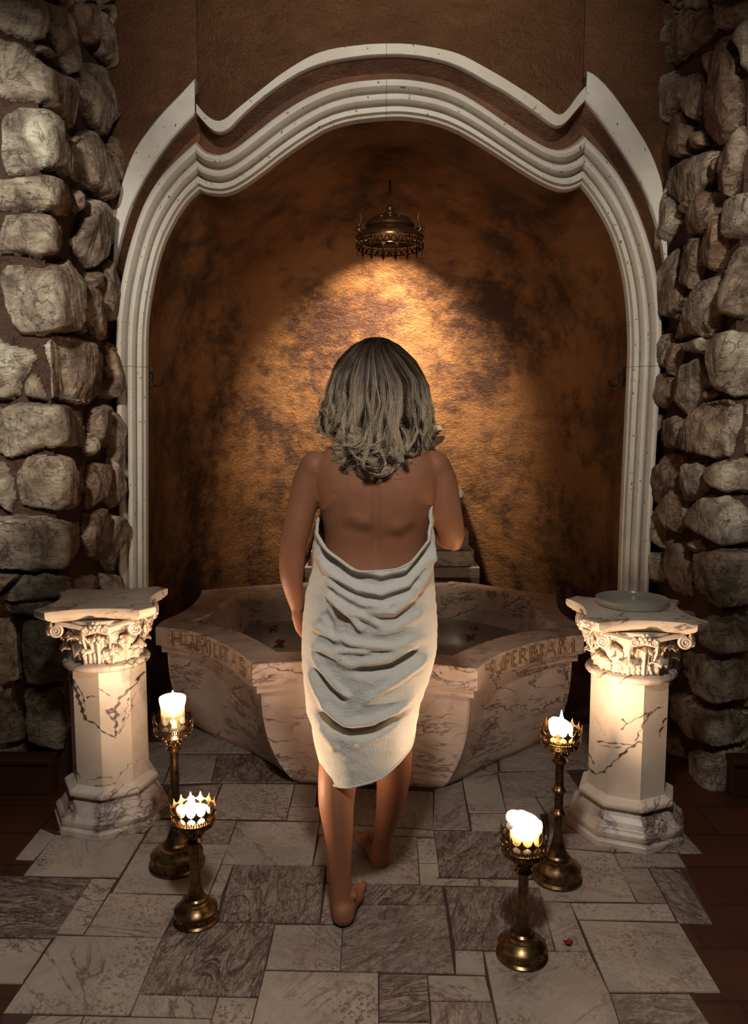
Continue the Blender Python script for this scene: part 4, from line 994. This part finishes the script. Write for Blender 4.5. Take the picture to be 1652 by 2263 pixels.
# ================================================================== LANTERN
YLn = 4.28
lp = at_y(861, 545, YLn); kk = pxm(YLn, lp.z)
lan = thing('hanging_lantern', 'ornate dark bronze lantern with pierced scroll skirt hanging inside the arch', 'lantern', (lp.x, lp.y, lp.z))
def lzz(py): return at_y(861, py, YLn).z-lp.z
m_ = MB(); m_.tube([(0, 0, lzz(470)), (0, 0, lzz(300))], .0055, 8); m_.build('rod', M_dbrass, lan)
m_ = MB(); m_.lathe([(r*kk, lzz(y)) for r, y in [(3, 452), (6, 455), (9, 460), (8, 466), (12, 472), (10, 480), (14, 486)]], 24, cap=True); m_.build('finial', M_dbrass, lan, ang=40)
m_ = MB(); m_.lathe([(r*kk, lzz(y)) for r, y in [(10, 478), (30, 481), (45, 486), (52, 494), (55, 500), (54, 504), (50, 507), (60, 512), (70, 518), (75, 524), (76, 530), (74, 530), (68, 520), (45, 508), (28, 500), (8, 498)]], 56, cap=False); m_.build('dome', M_dbrass, lan, ang=35)
m_ = MB()
for q in range(12):
    a0 = 2*pi*q/12; pts = []
    for i in range(16):
        tt = i/15; an = tt*pi*2.4; rr_ = .022*(1-.6*tt); rad_ = .105-rr_*cos(an)*.6; aa = a0+rr_*sin(an)/.105*1.1; pts.append((rad_*cos(aa), rad_*sin(aa), lzz(486)+(.115-rad_)*.9*.5-.008))
    m_.tube(pts, .0035, 6)
m_.build('scroll_relief', M_brass, lan, ang=60)
m_ = MB(); Rr = 73*kk; hb = .085
def strip(poly, a0, mb, R_, th=.003):
    k = len(poly); v = [((R_+d)*cos(a0+x/R_), (R_+d)*sin(a0+x/R_), y) for d in (0, th) for x, y in poly]
    mb.add(v, [tuple(range(k)), tuple(range(2*k-1, k-1, -1))]+[(i, k+i, k+(i+1) % k, (i+1) % k) for i in range(k)])
z0 = lzz(530)
for k in range(16):
    a0 = 2*pi*k/16; p = 2*pi*Rr/16
    for sg in (-1, 1):
        pts = [((Rr+.002)*cos(a0+sg*x/Rr), (Rr+.002)*sin(a0+sg*x/Rr)) for x in [0]]
        sc = []
        for i in range(18):
            tt = i/17; an = -pi*.9+tt*pi*2.1; r = p*.26*(1-.55*tt); sc.append((sg*(p*.26+r*cos(an)*-1), z0-.030+r*1.1*sin(an)))
        m_.tube([((Rr+.001)*cos(a0+x/Rr), (Rr+.001)*sin(a0+x/Rr), y) for x, y in sc], [.0044-.0016*i/17 for i in range(18)], 6)
    strip([(-.004, z0-.048), (-.012, z0-.058), (-.004, z0-.060), (0, z0-.078), (.004, z0-.060), (.012, z0-.058), (.004, z0-.048)], a0+pi/16, m_, Rr)
    strip([(-.003, z0), (-.003, z0-.05), (.003, z0-.05), (.003, z0)], a0+pi/16, m_, Rr)
m_.lathe([(Rr-.002, z0+.002), (Rr+.005, z0+.002), (Rr+.005, z0-.006), (Rr-.002, z0-.006)], 56, cap=False)
m_.lathe([(Rr-.001, z0-.047), (Rr+.003, z0-.047), (Rr+.003, z0-.051), (Rr-.001, z0-.051)], 56, cap=False)
m_.build('pierced_skirt', M_brass, lan, ang=60)
for an in (radians(200), radians(-25), radians(88)):
    m_ = MB(); c = Vector((Rr*.93*cos(an), Rr*.93*sin(an), z0+.035)); o_ = Vector((cos(an), sin(an), 0))
    m_.tube([c-o_*.01-Vector((0,0,.02)), c+o_*.012, c+o_*.006+Vector((0,0,.03)), c-o_*.006+Vector((0,0,.055)), c+o_*.004+Vector((0,0,.085))], [.008, .013, .008, .007, .002], 8)
    for q in range(6):
        a = q*1.1; m_.ball(c+o_*(.016*cos(a)+.012)+Vector((-sin(an), cos(an), 0))*.018*sin(a)+Vector((0,0,.02*sin(a*2))), (.009, .009, .007), 8, 6)
    m_.build('leaf_bracket', M_dbrass, lan, ang=60)
# hidden spot added behind the unlit lantern, makes the light pool on the niche wall
sl = spot('hidden_niche_spot', (lp.x, lp.y+.215, lp.z+.01), (lp.x-.02, lp.y+.815, lp.z-.60), 72, 112, .95, (1, .80, .56), .02)
sl.parent = None

# ================================================================== PERSON
YB = 2.27
def W(px, py, Y): return at_y(px, py, Y)
body = MB()
def loft(mb, secs, seg=36, sup=2.3):
    v = []
    for (py, xl, xr, Y, ry) in secs:
        c = W((xl+xr)/2, py, Y); rx = (xr-xl)/2*pxm(Y, c.z)
        for k in range(seg):
            a = 2*pi*k/seg; cs, sn = cos(a), sin(a)
            v.append((c.x+rx*abs(cs)**(2/sup)*(1 if cs >= 0 else -1), c.y+ry*abs(sn)**(2/sup)*(1 if sn >= 0 else -1), c.z))
    n = len(secs); f = [(i*seg+k, i*seg+(k+1) % seg, (i+1)*seg+(k+1) % seg, (i+1)*seg+k) for i in range(n-1) for k in range(seg)]
    f += [tuple(range(seg-1, -1, -1)), tuple(range((n-1)*seg, n*seg))]; mb.add(v, f)
def dense(secs, n=40):
    A = np.array(secs, float); t = np.linspace(0, len(secs)-1, n); i = np.arange(len(secs))
    # smooth (Catmull-like) interpolation
    out = []
    for tt in t:
        k = min(int(tt), len(secs)-2); u = tt-k; p0 = A[max(k-1, 0)]; p1 = A[k]; p2 = A[k+1]; p3 = A[min(k+2, len(secs)-1)]
        out.append(.5*((2*p1)+(-p0+p2)*u+(2*p0-5*p1+4*p2-p3)*u*u+(-p0+3*p1-3*p2+p3)*u**3))
    return [tuple(o) for o in out]
loft(body, dense([(940,800,870,2.265,.055),(962,785,888,2.262,.058),(980,748,918,2.262,.068),(997,715,945,2.262,.082),(1030,690,972,2.265,.100),(1070,690,976,2.268,.110),(1110,703,967,2.27,.112),(1150,712,957,2.27,.106),(1200,716,948,2.275,.096),(1250,712,944,2.275,.098),(1320,698,948,2.27,.118),(1400,686,952,2.27,.132),(1460,684,950,2.27,.128),(1510,692,935,2.27,.105)], 60))
def limb(mb, pts, seg=20, flat=None):
    D_ = dense([(*W(px, py, Y), r) for px, py, Y, r in pts], len(pts)*6)
    mb.tube([d[:3] for d in D_], [d[3] for d in D_], seg)
    for d in (D_[0], D_[-1]): mb.ball(d[:3], d[3]*.98, 16, 10)
# shoulders and back
for px in (697, 960): body.ball(W(px, 1036, 2.262), (.048, .053, .052), 20, 14)
for px, s_ in ((779, -1), (881, 1)):
    body.ball(W(px, 1080, 2.203), (.060, .036, .088), 20, 14, Matrix.Rotation(s_*.3, 3, 'Y'))
for px in (806, 858): limb(body, [(px, 1060, 2.215, .036), (px, 1130, 2.212, .036), (px, 1200, 2.222, .034), (px, 1270, 2.222, .036)])
for px in (762, 885): body.ball(W(px, 1415, 2.215), (.080, .080, .09), 20, 14)
# neck and head
hd = W(833, 852, 2.315)
limb(body, [(833, 990, 2.262, .062), (833, 955, 2.268, .056), (833, 915, 2.285, .052), (833, 880, 2.30, .055)])
body.ball(hd+Vector((0, -.008, .012)), (.074, .094, .095), 28, 20)
body.ball(hd+Vector((0, .022, -.040)), (.060, .070, .072), 24, 16)
body.ball(hd+Vector((0, .052, -.088)), (.034, .034, .026), 20, 12)        # chin
body.tube([hd+Vector((0, .088, .015)), hd+Vector((0, .104, -.012)), hd+Vector((0, .112, -.026))], [.009, .011, .012], 12)   # nose
for s_ in (-1, 1):
    body.ball(hd+Vector((s_*.010, .100, -.029)), .008, 10, 8)
    body.ball(hd+Vector((s_*.033, .060, -.030)), (.023, .020, .026), 14, 10)   # cheek
    body.ball(hd+Vector((s_*.030, .078, .020)), (.024, .014, .008), 14, 10)    # brow
    body.ball(hd+Vector((s_*.076, .000, -.012)), (.008, .017, .030), 14, 10)   # ear
# arms
limb(body, [(698,1032,2.262,.047),(681,1070,2.26,.047),(670,1110,2.255,.0435),(659,1155,2.25,.042),(649,1198,2.25,.0385),(645,1235,2.255,.0385),(644,1270,2.265,.0355),(649,1308,2.285,.028),(656,1340,2.305,.0215)])
body.ball(W(641, 1203, 2.232), (.024, .022, .028), 14, 10)
limb(body, [(958,1030,2.262,.048),(974,1066,2.26,.047),(981,1105,2.258,.046),(990,1150,2.262,.044),(1000,1185,2.278,.036),(1003,1199,2.288,.025)])
limb(body, [(1003,1199,2.290,.026),(988,1188,2.315,.035),(962,1166,2.375,.034),(935,1140,2.43,.027),(915,1120,2.465,.020)])
# hands: palm plus five separate bent fingers
def hand(wr, d, side, n_, L=.17, curl=1.0):
    """wr wrist, d direction of the hand, side towards the thumb, n_ towards the back of the hand"""
    wr, d, side = Vector(wr), Vector(d).normalized(), Vector(side).normalized(); n_ = Vector(n_).normalized()
    for q in (-.026, -.009, .009, .026):
        body.tube([wr+side*q*.5, wr+d*.03+side*q*.9, wr+d*.075+side*q], [.013, .0135, .0115], 12)
        body.ball(wr+d*.075+side*q, .0115, 12, 8)
    for i, (q, l) in enumerate(((.027, .070), (.009, .080), (-.009, .074), (-.026, .058))):
        p = wr+d*.075+side*q; dd = d.copy(); pts = [p]; rad = [.0098]
        for j, (fr, an) in enumerate(((.42, .35), (.32, .75), (.26, .5))):
            dd = (dd*cos(an*curl)-n_*sin(an*curl)).normalized(); nn = n_
            n2 = (n_-dd*n_.dot(dd)).normalized(); p = p+dd*l*fr; pts.append(p); rad.append((.0088, .0080, .0066)[j]); n_cur = n2
        body.tube(pts, rad, 10); body.ball(pts[-1], .0068, 10, 8); body.ball(pts[1], .0089, 10, 8)
    b = wr+d*.018+side*.022; p1 = b+(side*.75+d*.6-n_*.35).normalized()*.034; p2 = p1+(d*.9+side*.15-n_*.5).normalized()*.028
    body.tube([b-side*.01, b, p1, p2], [.014, .0135, .0105, .0080], 12); body.ball(p2, .0082, 10, 8)
wl = W(657, 1343, 2.308); hand(wl, W(672, 1400, 2.345)-wl, (0.35, .9, .0), (-.95, .25, .0), curl=.75)
wr_ = W(915, 1120, 2.465); hand(wr_, W(878, 1088, 2.47)-wr_, (.25, -.1, 1), (-.25, 1, .15), curl=.55)
# legs
limb(body, [(760,1460,2.255,.086),(757,1560,2.215,.074),(750,1630,2.185,.060),(748,1675,2.155,.0555),(745,1725,2.125,.0555),(743,1775,2.108,.051),(747,1830,2.10,.043),(750,1885,2.10,.035),(751,1935,2.105,.0315),(753,1975,2.108,.031),(755,2012,2.108,.032)])
limb(body, [(872,1460,2.285,.086),(876,1560,2.33,.072),(872,1630,2.365,.058),(871,1680,2.365,.056),(868,1730,2.36,.0525),(860,1785,2.37,.043),(850,1830,2.385,.034),(844,1865,2.395,.030),(840,1900,2.405,.031)])
def foot(heel, ang, toe_in, L=.195, s_=1.0):
    h = Vector((heel.x, heel.y, 0)); d = Vector((sin(ang), cos(ang), 0)); r = Vector((d.y, -d.x, 0))   # r = to the right of the foot
    m = toe_in     # +1 when the big toe is on the right side
    def P(a, b, z): return h+d*a*L+r*b*s_+Vector((0, 0, z))
    body.ball(P(.10, 0, .031), (.034, .040, .031), 18, 12)
    body.ball(P(.06, 0, .045), (.030, .034, .034), 18, 12)
    body.tube([P(.10, 0, .052), P(.28, 0, .052), P(.45, 0, .040), P(.62, 0, .028), P(.72, 0, .020)], [.034, .034, .031, .026, .020], 16)
    body.tube([P(.08, m*-.008, .024), P(.35, m*-.016, .021), P(.6, m*-.024, .018), P(.72, m*-.028, .015)], [.024, .021, .018, .015], 14)   # outer edge
    body.tube([P(.10, m*.008, .027), P(.36, m*.014, .036), P(.6, m*.020, .024), P(.74, m*.024, .0185)], [.024, .022, .023, .0185], 14)        # inner edge
    body.ball(P(.70, 0, .016), (.040, .030, .016), 16, 10)
    for s2 in (-1, 1): body.ball(P(.14, s2*.030, .082-.008*(s2 != m)), (.009, .012, .011), 12, 8)      # ankle bones
    for q, l, r_ in ((.027, 1.00, .0125), (.010, .985, .0088), (-.004, .955, .0084), (-.017, .92, .0080), (-.029, .875, .0078)):
        body.tube([P(.70, m*q*.95, .016), P(.70+(l-.70)*.5, m*q, .017), P(l, m*q*1.02, r_)], [r_*1.1, r_, r_*.95], 12); body.ball(P(l, m*q*1.02, r_), r_, 12, 8)
    return P
fl_h = at_z(755, 2052, 0); fr_h = at_z(836, 1917, 0)
PL = foot(Vector((fl_h.x, fl_h.y+.004, 0)), radians(9), 1); PR = foot(Vector((fr_h.x+.004, fr_h.y+.012, 0)), radians(-17), -1)
person = thing('person', 'person seen from behind, barefoot and walking, wrapped in a towel, shoulder-length wavy blond hair', 'person', (0, 0, 0))
tmp = mesh_obj('tmp', body.v, body.f)
fixn(tmp)
rm = tmp.modifiers.new('r', 'REMESH'); rm.mode = 'VOXEL'; rm.voxel_size = .0048; rm.use_smooth_shade = True
sm = tmp.modifiers.new('s', 'SMOOTH'); sm.iterations = 8; sm.factor = .5
dg = bpy.context.evaluated_depsgraph_get(); me = bpy.data.meshes.new_from_object(tmp.evaluated_get(dg)); me.name = 'body'
bpy.data.objects.remove(tmp)
me.materials.clear(); me.materials.append(M_skin); me.polygons.foreach_set('use_smooth', [True]*len(me.polygons))
BV = np.empty(len(me.vertices)*3); me.vertices.foreach_get('co', BV); BV = BV.reshape(-1, 3); BX, BY = proj_np(BV)
bd = np.zeros(len(BV))
for pl, hgt, wd in (([(833,985),(831,1060),(830,1130),(830,1250)], -.008, 9), ([(792,1050),(772,1100),(774,1138),(800,1155),(822,1150)], .0045, 15), ([(874,1050),(895,1100),(905,1150),(885,1170),(862,1160)], .0045, 15),
                    ([(745,1165),(790,1175),(830,1180)], -.003, 14), ([(920,1165),(880,1188),(840,1185)], -.003, 14), ([(735,1040),(742,1090)], .003, 14), ([(930,1040),(925,1090)], .003, 14)):
    d, tq = seg_dist(BX, BY, pl); bd += hgt*np.exp(-(d/wd)**2)*np.minimum(1, np.minimum(tq, 1-tq)*6+.1)
sel = (BV[:, 2] > .95) & (BV[:, 2] < 1.45) & (BV[:, 1] < 2.235) & (BX > 715) & (BX < 950)
BV[:, 1] -= bd*sel; me.vertices.foreach_set('co', BV.ravel()); me.update()
bo = bpy.data.objects.new('body', me); COL.objects.link(bo); bo.parent = person
# face details
for s_ in (-1, 1):
    m_ = MB(); m_.ball(hd+Vector((s_*.030, .078, .004)), (.0135, .010, .0075), 14, 10); e = m_.build('eye', M_eye, person, True)
    m_ = MB(); m_.ball(hd+Vector((s_*.030, .0865, .004)), (.0058, .003, .0058), 12, 8); m_.build('iris', M_iris, e, True)
m_ = MB(); m_.tube([hd+Vector((-.022, .088, -.056)), hd+Vector((-.008, .098, -.0525)), hd+Vector((0, .099, -.054)), hd+Vector((.008, .098, -.0525)), hd+Vector((.022, .088, -.056))], [.002, .0048, .0042, .0048, .002], 8)
m_.tube([hd+Vector((-.018, .089, -.060)), hd+Vector((0, .098, -.063)), hd+Vector((.018, .089, -.060))], [.002, .0058, .002], 8); m_.build('lips', M_lip, person, ang=80)
m_ = MB(); p = PL(1.01, .0275, .018); m_.ball(p, (.0085, .009, .0045), 10, 8); m_.build('toenail', M_nail, person, True)

# ---------------------------------------------------------------- towel
sil_y = [1090,1120,1160,1200,1252,1315,1360,1423,1462,1498,1538,1558,1582,1600,1637,1669,1690]
sil_l = [714,710,699,692,690,675,670,667,669,673,676,678,688,691,698,709,712]
sil_r = [954,956,957,957,957,961,965,964,956,945,929,925,921,918,908,901,898]
ry_y = [1090,1200,1250,1320,1400,1460,1550,1640,1700]; ry_v = [.138,.142,.146,.160,.175,.178,.182,.190,.192]
yc_y = [1090,1400,1550,1690]; yc_v = [2.27,2.268,2.25,2.238]
topx = [700,706,717,743,772,802,818,841,867,882,903,926,939,947,957]; topy = [1130,1146,1170,1190,1210,1233,1241,1241,1236,1228,1206,1177,1148,1121,1108]
hemx = [705,711,725,747,770,795,838,878,900,912]; hemy = [1664,1670,1676,1680,1679,1675,1657,1633,1620,1610]
NT_, NV_ = 300, 240
RID = [  # (pixel polyline, height in m, width in px)
 ([(719,1305),(745,1330),(775,1359),(806,1402)], .011, 8), ([(742,1328),(775,1350),(814,1367),(850,1390)], .010, 8), ([(800,1351),(866,1352),(906,1315),(938,1260),(948,1190)], .013, 10),
 ([(700,1170),(735,1215),(790,1258),(840,1268),(890,1255),(930,1200),(950,1140)], .013, 9), ([(696,1215),(730,1262),(790,1300),(840,1310),(895,1290),(935,1235),(953,1180)], .013, 10),
 ([(705,1255),(750,1306),(800,1335),(850,1340),(890,1318)], .008, 9),
 ([(747,1408),(780,1422),(820,1428),(870,1430),(930,1405)], .009, 9), ([(688,1424),(725,1440),(759,1456)], .009, 8), ([(735,1440),(770,1438),(815,1441)], .007, 7), ([(690,1380),(720,1398),(752,1420)], .007, 8),
 ([(775,1482),(820,1484),(870,1476),(942,1430)], -.012, 14), ([(740,1462),(790,1470),(850,1462),(950,1405)], .007, 11),
 ([(800,1560),(840,1528),(890,1495),(954,1446)], .009, 10), ([(679,1458),(697,1510),(722,1562),(762,1600),(810,1597),(870,1575),(925,1530)], .012, 10), ([(690,1560),(730,1604),(775,1622),(830,1615),(905,1565)], -.014, 11),
 ([(687,1423),(705,1470),(740,1512),(775,1546)], .008, 9), ([(700,1480),(730,1528),(770,1560)], -.005, 9), ([(700,1600),(730,1640),(745,1660)], .006, 10), ([(780,1650),(830,1630),(890,1590)], .005, 11), ([(820,1400),(880,1385),(940,1350)], .006, 12), ([(715,1350),(730,1380),(735,1410)], -.006, 9)]
th = np.linspace(0, 2*pi, NT_, endpoint=False)   # 0 = towards the camera
sn, cs_ = np.sin(th), np.cos(th)
xt = 706+(957-706)*(sn+1)/2; xh = 706+(910-706)*(sn+1)/2
topb = np.interp(xt, topx, topy); hemb = np.interp(xh, hemx, hemy)
tl, tr_ = np.interp(706, topx, topy), 1108.0
topf = np.interp(sn, [-1, -.5, 0, .5, 1], [tl, 1100, 1090, 1095, tr_]); hemf = np.interp(sn, [-1, -.4, .4, 1], [1664, 1650, 1630, 1611])
wf = np.clip(cs_*6+.5, 0, 1); top_ = np.where(cs_ > 0, topb, topf); hem_ = np.where(cs_ > 0, hemb, hemf)
vv = np.linspace(0, 1, NV_)
PYg = top_[:, None]*(1-vv)+hem_[:, None]*vv
L_ = np.interp(PYg, sil_y, sil_l); R2 = np.interp(PYg, sil_y, sil_r); YC = np.interp(PYg, yc_y, yc_v); RY = np.interp(PYg, ry_y, ry_v)
for k_ in range(1): pass
cxp = (L_+R2)/2; V = np.zeros((NT_, NV_, 3))
ang_ = np.arctan((PYg-CY)/F_PX)+PITCH; Zg_ = CAM_H-YC*np.tan(ang_); kx = (YC*cos(PITCH)+(CAM_H-Zg_)*sin(PITCH))/F_PX
sup = 2.6; ss = np.sign(sn)*np.abs(sn)**(2/sup); cc = np.sign(cs_)*np.abs(cs_)**(2/sup)
r0 = np.array(ray(826, 1131)); 
Xc_ = (cxp-CX)*kx-YC*tan(YAW)
V[..., 0] = Xc_+(R2-L_)/2*kx*ss[:, None]; V[..., 1] = YC-RY*cc[:, None]; V[..., 2] = Zg_
nx = ss[:, None]*np.ones_like(PYg); ny = -cc[:, None]*np.ones_like(PYg)
PX_, PY_ = proj_np(V.reshape(-1, 3)); PX_ = PX_.reshape(PYg.shape); PY_ = PY_.reshape(PYg.shape)
disp = np.zeros(PYg.shape)
for pl, hgt, wd in RID:
    d, t = seg_dist(PX_, PY_, pl); disp += hgt*1.55*np.exp(-(d/(wd*.9))**2)*np.minimum(1, np.minimum(t, 1-t)*6+.12)
disp *= (cs_ > -.15)[:, None]*np.clip(cs_*2+.6, 0, 1)[:, None]
front = np.clip(-cs_, 0, 1)[:, None]; disp += front*.006*np.sin(PYg/16+sn[:, None]*3)
wr2 = rng.uniform(0, 6.28, 8)
for k_ in range(8): disp += .0003*np.sin(PYg*(.06+.035*k_)+PX_*(.09-.028*k_)*(1 if k_ % 2 else -1)+wr2[k_])
edge = np.minimum(1, vv*NV_/6)*0+1
V[..., 0] += nx*disp; V[..., 1] += ny*disp
V[..., 1] -= .006*np.exp(-((1-vv)*30))[None, :]*0
idx = np.arange(NT_*NV_).reshape(NT_, NV_); F_ = []
nxt = np.roll(idx, -1, axis=0)
Fq = np.stack([idx[:, :-1], idx[:, 1:], nxt[:, 1:], nxt[:, :-1]], -1).reshape(-1, 4)
tw = mesh_obj('towel', V.reshape(-1, 3).tolist(), Fq.tolist(), M_towel, person, True); fixn(tw)
so = tw.modifiers.new('s', 'SOLIDIFY'); so.thickness = .006; so.offset = -1
def towel_pt(i, j): return V[i % NT_, j]
hb_ = MB()
for j0, r in ((NV_-1, .0035), (0, .0035)):
    hb_ = MB(); pts = [V[i, j0]*1.0 for i in range(0, NT_+1 if False else NT_, 3)]; pts.append(pts[0]); hb_.tube(pts, r, 8)
    hb_.build('towel_hem', M_towel, tw, ang=80)

# ---------------------------------------------------------------- hair
HY = 2.305
wy = [745, 752, 765, 800, 850, 900, 950, 1000, 1040, 1075]; ww = [.012, .040, .070, .112, .137, .146, .156, .160, .150, .135]; bb = [.01, .045, .075, .108, .128, .134, .138, .146, .150, .152]; cw = [832, 832, 832, 832, 834, 834, 830, 828, 830, 832]
def hpos(phi, py, rr):
    w_ = np.interp(py, wy, ww); b_ = np.interp(py, wy, bb); cx_ = np.interp(py, wy, cw); c = W(cx_, py, HY)
    back = cos(phi); return Vector((c.x+w_*sin(phi)*rr, HY-(b_*back*rr if back > 0 else b_*back*.78*rr), c.z))
botx = [-1.95, -1.45, -1.15, -.9, -.7, -.5, -.25, 0, .2, .5, .8, 1.1, 1.4, 1.95]; boty = [950, 965, 975, 985, 1000, 1045, 1068, 1066, 1072, 1062, 1035, 1035, 1015, 980]
hm = MB(); tone = []
NPH, NPY = 64, 26; v = []; tn = []
for i in range(NPH+1):
    ph = -1.95+3.9*i/NPH; pe = np.interp(ph, botx, boty)-42
    for j in range(NPY+1):
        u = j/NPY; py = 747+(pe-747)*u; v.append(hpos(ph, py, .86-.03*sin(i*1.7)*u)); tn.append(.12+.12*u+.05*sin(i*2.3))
f = [(i*(NPY+1)+j, (i+1)*(NPY+1)+j, (i+1)*(NPY+1)+j+1, i*(NPY+1)+j+1) for i in range(NPH) for j in range(NPY)]
hm.add(v, f, tn)
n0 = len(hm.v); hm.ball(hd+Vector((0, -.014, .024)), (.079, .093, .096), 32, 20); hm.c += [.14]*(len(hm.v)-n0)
def strand(phi, pe, rr, tn0, amp, freq, ph0, off, curl, wid, seed):
    r = random.Random(seed); n = 36; pts = []; rad = []; tt = []
    start = 747+r.uniform(0, 6); ph_start = phi*.55-.10
    for i in range(n):
        u = (i/(n-1))**.8; py = start+(pe-start)*(u**.92); k = min(1, u*3.2); ph = ph_start*(1-k)+phi*k
        wv = amp*1.25*(max(0, u-.30)**1.05)*sin(freq*u*2*pi+ph0)
        p = hpos(ph, py, rr*(.97+.05*u)); tg = Vector((cos(phi), sin(phi), 0)); nr = Vector((sin(phi), -cos(phi), 0))
        sp = .35+.65*min(1, u*2)*(1 if u < .6 else 1-(u-.6)*1.5)
        p = p+tg*(wv+off[0]*sp)+nr*(off[1]*sp+wv*.5*cos(freq*u*6.28+1))
        p.z += off[2]*u
        if u > .84 and curl: 
            q = (u-.84)/.16; a = q*pi*1.35; p = p+tg*curl*(1-cos(a))*.9; p.z += abs(curl)*(sin(a)*-.6+q*1.2)
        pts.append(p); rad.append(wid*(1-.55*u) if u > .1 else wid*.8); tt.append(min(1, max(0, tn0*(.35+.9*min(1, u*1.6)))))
    hm.tube(pts, rad, 3, tt)
for c in range(70):      # bright single ringlets over the top
    r = random.Random(9000+c); phi = r.uniform(-1.5, 1.5); pe = np.interp(phi, botx, boty)-r.uniform(-4, 70); amp = r.uniform(.02, .045); fr = r.uniform(.9, 1.8); p0 = r.uniform(0, 6.28); curl = r.choice([-1, 1])*r.uniform(.016, .034); rr = r.uniform(1.0, 1.09)
    for s_ in range(12): strand(phi+r.gauss(0, .006), pe+r.gauss(0, 2), rr, r.uniform(.75, 1.1), amp*r.uniform(.93, 1.07), fr, p0+r.gauss(0, .06), (r.gauss(0, .003), r.gauss(0, .002), 0), curl*r.uniform(.9, 1.1), r.uniform(.0005, .0009), c*31+s_)
NC = 150
for c in range(NC):
    r = random.Random(1000+c); phi = r.uniform(-1.9, 1.9) if c > 30 else -1.5+3.0*c/30
    pe = np.interp(phi, botx, boty)-abs(r.gauss(0, 22)) - (r.uniform(30, 80) if r.random() < .12 else 0); rr = r.uniform(.92, 1.05)
    t0 = r.choice([.10, .16, .22, .32, .5, .8, .98]); amp = r.uniform(.016, .040); fr = r.uniform(.9, 1.7); p0 = r.uniform(0, 6.28); curl = r.choice([-1, 1])*r.uniform(.010, .026)
    for s_ in range(42):
        o = (r.gauss(0, .0048), r.gauss(0, .0026), r.gauss(0, .003))
        strand(phi+r.gauss(0, .008), pe+r.gauss(0, 3), rr, t0*r.uniform(.6, 1.3), amp*r.uniform(.9, 1.1), fr, p0+r.gauss(0, .10), o, curl*r.uniform(.85, 1.12), r.uniform(.0005, .0010), c*100+s_)
for c in range(260):   # loose single hairs
    r = random.Random(5000+c); phi = r.uniform(-1.8, 1.8); strand(phi, np.interp(phi, botx, boty)-r.uniform(-6, 60), r.uniform(.98, 1.07), r.uniform(.4, 1), r.uniform(.01, .03), r.uniform(1, 2.4), r.uniform(0, 6), (r.gauss(0, .01), r.gauss(0, .004), 0), r.uniform(-.03, .03), .0005, c)
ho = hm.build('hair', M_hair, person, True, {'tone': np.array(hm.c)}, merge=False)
